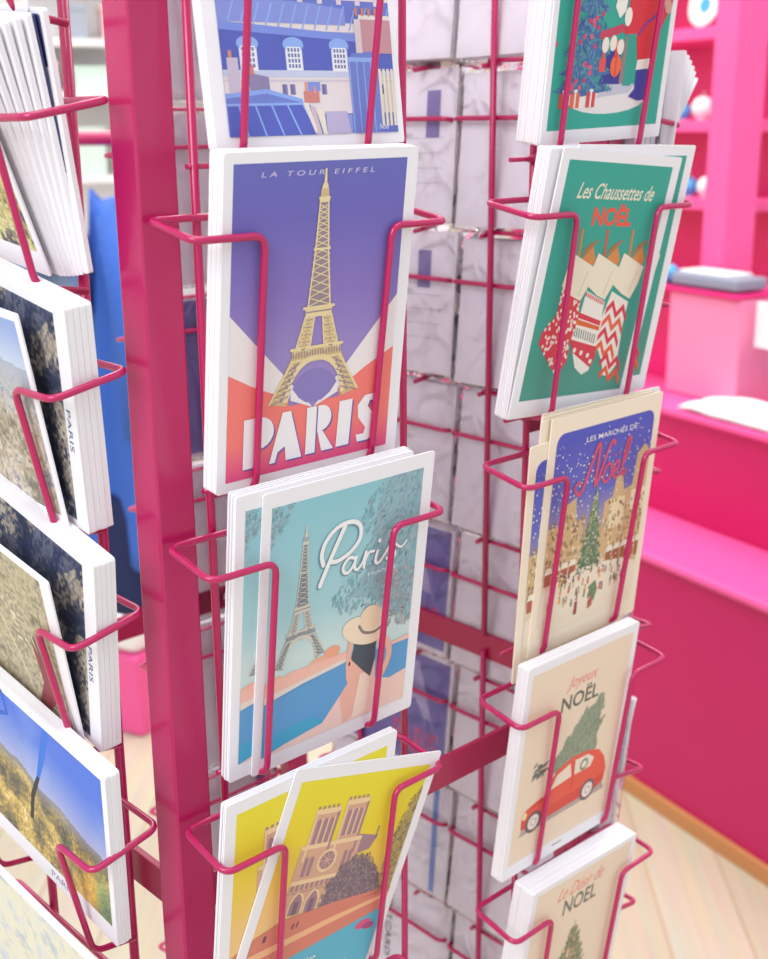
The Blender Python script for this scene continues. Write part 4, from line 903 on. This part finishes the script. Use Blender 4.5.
# sign holder
t = empty('sign_holder', at(.045, .335, -.497)); tag(t, 'small white sign on a dark foot at the right edge of the counter', 'sign')
bm = bmesh.new(); box(bm, (-.108, -.004, .128), (.09, .004, .222), bev=.002); obj('sign_panel', bm, M['white'], t)
bm = bmesh.new(); box(bm, (-.012, -.006, .02), (.012, .006, .130), bev=.002); obj('stem', bm, M['steel_grey'], t)
bm = bmesh.new(); box(bm, (-.055, -.035, 0), (.055, .035, .022), bev=.005); obj('foot', bm, M['dark'], t)
t = empty('label_gun', at(.075, .41, -.497)); tag(t, 'dark violet pricing gun beneath the white sign', 'label gun')
bm = bmesh.new(); box(bm, (-.09, -.03, .055), (.06, .03, .122), bev=.01); obj('housing', bm, M['dark'], t)
bm = bmesh.new(); box(bm, (-.02, -.018, .0), (.02, .018, .06), bev=.006); obj('handle', bm, M['dark'], t)
bm = bmesh.new(); box(bm, (-.104, -.02, .085), (-.088, .02, .115), bev=.003); obj('nozzle', bm, mat('teal_plastic', '#5cc8b4', .3), t)
# bottle right of the pillar
t = empty('water_bottle', at(-.13, .57, -.497)); tag(t, 'tall clear white bottle standing right of the pink pillar', 'bottle')
bm = bmesh.new(); lathe(bm, [(.034, 0), (.036, .01), (.036, .20), (.032, .24), (.015, .28), (.014, .31)], 24); obj('bottle_body', bm, mat('frosted_bottle', '#e4e6f2', .25, coat=.4), t)
bm = bmesh.new(); lathe(bm, [(.017, .305), (.017, .33), (.015, .333)], 20); obj('cap', bm, M['white'], t)
# pink shelving behind the counter, left of pillar
sh = empty('display_shelf', at(-1.0, .92, ZF)); tag(sh, 'deep pink shelving unit with open shelves behind the counter', 'shelving')
def sp(name, lo, hi, mt='pink', bev=.003):
    bm = bmesh.new(); box(bm, lo, hi, bev=bev); return obj(name, bm, M[mt], sh)
sp('back_panel', (-.62, .16, 0), (.36, .19, 2.1), 'pink')
for z in (.85, 1.12, 1.325, 1.56, 1.80): sp('shelf', (-.62, -.06, z), (.36, .16, z+.032), 'pink_light')
sp('side_panel', (-.65, -.06, 0), (-.62, .19, 2.1)); 
gb = 'glazed balls on the pink shelves'
def ball(s, z, r, c, label, n=.90):
    t = empty('ornament', at(s, n, z)); tag(t, label, 'ornament', gb)
    bm = bmesh.new(); lathe(bm, [(r*.5, 0), (r*.55, r*.12)], 16); obj('base', bm, M['white'], t)
    bm = bmesh.new(); lathe(bm, [(r*math.sin(math.pi*k/12)+.0004, r*1.05-r*math.cos(math.pi*k/12)) for k in range(13)], 20); obj('ball', bm, M[c], t)
    bm = bmesh.new(); tube(bm, [(-.006, 0, r*2.05), (-.005, 0, r*2.05+.01), (.005, 0, r*2.05+.01), (.006, 0, r*2.05)], .0014); obj('hanging_loop', bm, M['chrome'], t)
S1, S2, S3 = ZF+1.592, ZF+1.357, ZF+1.152
t = empty('plate', at(-.835, .885, S1)); tag(t, 'round white plate with a blue centre at the top beside the pillar', 'plate')
PR = Matrix.Translation((0, 0, .057)) @ Matrix.Rotation(R(82), 4, 'X')
bm = bmesh.new(); lathe(bm, [(.030, -.004), (.040, -.002), (.057, .003), (.056, .005), (.040, .001), (.030, -.001)], 32); obj('dish', bm, M['white'], t, PR)
bm = bmesh.new(); lathe(bm, [(.020, -.001), (.019, .0015)], 24); obj('blue_centre', bm, M['blue'], t, PR)
ball(-.835, S2, .030, 'white', 'white ball on the shelf just left of the pink pillar'); ball(-.91, S2, .022, 'blue', 'small blue ball left of the white ball on its shelf')
ball(-.80, S3, .028, 'white', 'white ball on the shelf just above the grey device'); ball(-.87, S3, .026, 'blue', 'blue ball on the shelf just above the grey device')
# items right of the pillar on a far white shelf
sh2 = empty('wall_shelf', at(-.05, 1.25, ZF)); tag(sh2, 'white wall shelf with goods behind the pillar at the right edge', 'shelving')
def sp2(name, lo, hi, mt='white', bev=.003):
    bm = bmesh.new(); box(bm, lo, hi, bev=bev); return obj(name, bm, M[mt], sh2)
sp2('back_panel', (-.35, .16, 0), (.55, .19, 2.2), 'cream_wall')
for z in (.62, .90, 1.18, 1.40, 1.66): sp2('shelf', (-.35, -.06, z), (.55, .16, z+.025), 'pink_light' if z > 1.3 else 'white')
gs = 'round pots on the white wall shelf'
for i, (s, zz, r, c) in enumerate(((-.33, 1.205, .05, 'white'), (-.20, 1.205, .045, 'blue'), (-.33, 1.425, .045, 'cream_wall'), (-.22, 1.425, .04, 'pink_pale'), (-.30, .925, .05, 'white'), (-.16, .925, .05, 'steel_grey'))):
    t = empty('pot', at(-.05+s+.02, 1.28, ZF+zz)); tag(t, ['white pot on the middle wall shelf, right of the pillar', 'blue pot on the middle wall shelf, right of the pillar', 'cream pot high on the wall shelf, right of the pillar', 'pale pink pot high on the wall shelf, right of the pillar', 'white pot low on the wall shelf behind the bottle', 'grey pot low on the wall shelf behind the bottle'][i], 'pot', gs)
    bm = bmesh.new(); lathe(bm, [(r*.7, 0), (r, r*.5), (r, r*1.3), (r*.8, r*1.7)], 24); obj('pot_body', bm, M[c], t)
    bm = bmesh.new(); lathe(bm, [(r*.84, r*1.7), (r*.84, r*1.85), (r*.2, r*2.0)], 24); obj('lid', bm, M['white'], t)

# ---------------------------------------------------------------- seen through the left gap
# white display shelves at the back
ws = empty('white_shelving', Matrix.Translation((2.05, 4.7, ZF)) @ Matrix.Rotation(R(-25), 4, 'Z')); tag(ws, 'bright white shelving far behind, seen left of the corner post', 'shelving')
def sp3(name, lo, hi, mt='white', bev=.004):
    bm = bmesh.new(); box(bm, lo, hi, bev=bev); return obj(name, bm, M[mt], ws)
sp3('back_panel', (-1.2, .25, 0), (1.2, .28, 2.6)); 
for z in (.45, .80, 1.12, 1.47, 1.68, 2.0): sp3('shelf', (-1.2, -.1, z), (1.2, .25, z+.03))
sp3('side_panel', (-1.23, -.1, 0), (-1.2, .28, 2.6)); sp3('side_panel', (1.2, -.1, 0), (1.23, .28, 2.6))
WM = Matrix.Translation((2.05, 4.7, ZF)) @ Matrix.Rotation(R(-25), 4, 'Z')
gx = 'boxes on the far white shelves'
M['mint'] = mat('mint_card', '#cfe6da', .6); M['rose'] = mat('rose_card', '#f4c6c4', .6); M['greyb'] = mat('grey_card', '#a3abb8', .6)
for i, (x, z, wx, h, c, nm) in enumerate(((.36, 1.502, .2, .12, 'rose', 'rose'), (.62, 1.502, .18, .10, 'mint', 'mint'), (.42, 1.152, .10, .13, 'yellow', 'yellow'), (.58, 1.152, .12, .2, 'mint', 'mint'), (.78, 1.152, .16, .22, 'rose', 'rose'), (.56, 1.712, .08, .14, 'greyb', 'grey'), (.76, 1.712, .2, .14, 'rose', 'rose'))):
    t = empty('gift_box', WM @ Matrix.Translation((x, 0, z))); tag(t, f"{nm} box on the {'top' if z > 1.7 else 'upper' if z > 1.4 else 'middle'} board of the far white shelving", 'box', gx)
    bm = bmesh.new(); box(bm, (-wx/2, -.06, 0), (wx/2, .1, h*.8), bev=.003); obj('box_body', bm, M[c], t)
    bm = bmesh.new(); box(bm, (-wx/2-.004, -.064, h*.8), (wx/2+.004, .104, h), bev=.003); obj('lid', bm, M[c], t)
# garment rail with coat
GR = Matrix.Translation((.865, 1.42, ZF)) @ Matrix.Rotation(R(-30), 4, 'Z')
gr = empty('garment_rail', GR); tag(gr, 'pink metal clothes rail behind the rack, seen left of the post', 'clothes rail')
for x in (-.42, .42):
    bm = bmesh.new(); tube(bm, [(x, 0, .03), (x, 0, 1.33)], .011); obj('upright', bm, M['wire'], gr)
    bm = bmesh.new(); tube(bm, [(x, -.2, .015), (x, .2, .015)], .013); obj('foot', bm, M['wire'], gr)
bm = bmesh.new(); tube(bm, [(-.44, 0, 1.33), (.44, 0, 1.33)], .012); obj('top_rail', bm, M['wire'], gr)
def garment(x, top, length, wtop, wbot, mt, label, cat, ph, name='coat'):
    g = empty(name, GR @ Matrix.Translation((x, 0, top))); tag(g, label, cat)
    bm = bmesh.new(); ns, nz = 40, 18; rings = []
    for j in range(nz+1):
        f = j/nz; z = -.02 - length*f; wv = (wtop*(.55+.45*min(1, f*7)) if f < .15 else wtop + (wbot-wtop)*f); d = .05 + .05*f; ring = []
        for k in range(ns):
            a = 2*math.pi*k/ns; fold = 1 + .16*f*math.sin(a*7+ph) + .05*math.sin(a*13+ph+f*3)
            ring.append(bm.verts.new((math.cos(a)*d*fold, math.sin(a)*wv/2*fold, z + (.035*abs(math.sin(a)) * -1 if f < .15 else 0))))
        rings.append(ring)
    for a, b in zip(rings, rings[1:]):
        for k in range(ns): f = bm.faces.new((a[k], b[k], b[(k+1) % ns], a[(k+1) % ns])); f.smooth = True
    bm.faces.new(rings[0]); bm.faces.new(rings[-1][::-1]); obj('cloth_body', bm, M[mt], g)
    for s in (-1, 1):
        bm = bmesh.new(); tube(bm, [(0, s*wtop*.46, -.06), (.01, s*(wtop*.52+.03), -length*.35), (.015, s*(wtop*.5+.04), -length*.66)], [.045, .042, .038], 14); obj('sleeve', bm, M[mt], g)
    bm = bmesh.new(); tube(bm, [(0, -wtop*.4, -.05), (0, 0, -.01), (0, wtop*.4, -.05)], .006); tube(bm, [(0, 0, -.01), (0, 0, .03), (0, .02, .05), (0, .035, .035)], .003, fr=.012); obj('hanger', bm, M['chrome'], g)
    if mt == 'cloth_blue':
        bm = bmesh.new(); lathe(bm, [(.115, -length-.11), (.118, -length-.09), (.104, -length*.9), (.10, -length*.85)], 40)
        for v in bm.verts: v.co.y *= 1.8; v.co.x *= .98
        obj('hem', bm, M['cloth_navy'], g)
garment(.010, 1.27, .62, .36, .40, 'cloth_blue', 'bright blue coat hanging behind the rack, left of the post', 'coat', .6)
garment(-.125, 1.27, .20, .26, .30, 'cloth_grey', 'small grey-blue jacket hanging left of the bright blue coat', 'jacket', 2.0, 'jacket')


# low pink stool with white cushion
t = empty('stool', Matrix.Translation((1.17, 2.02, ZF)) @ Matrix.Rotation(R(20), 4, 'Z')); tag(t, 'low pink block stool with a white cushion on the wooden floor, left of the post', 'stool')
bm = bmesh.new(); box(bm, (-.2, -.2, 0), (.2, .2, .20), bev=.01); obj('block', bm, M['pink_light'], t)
bm = bmesh.new(); box(bm, (-.2, -.2, .20), (.2, .2, .29), bev=.03, seg=4); obj('cushion', bm, M['white'], t, smooth=True)
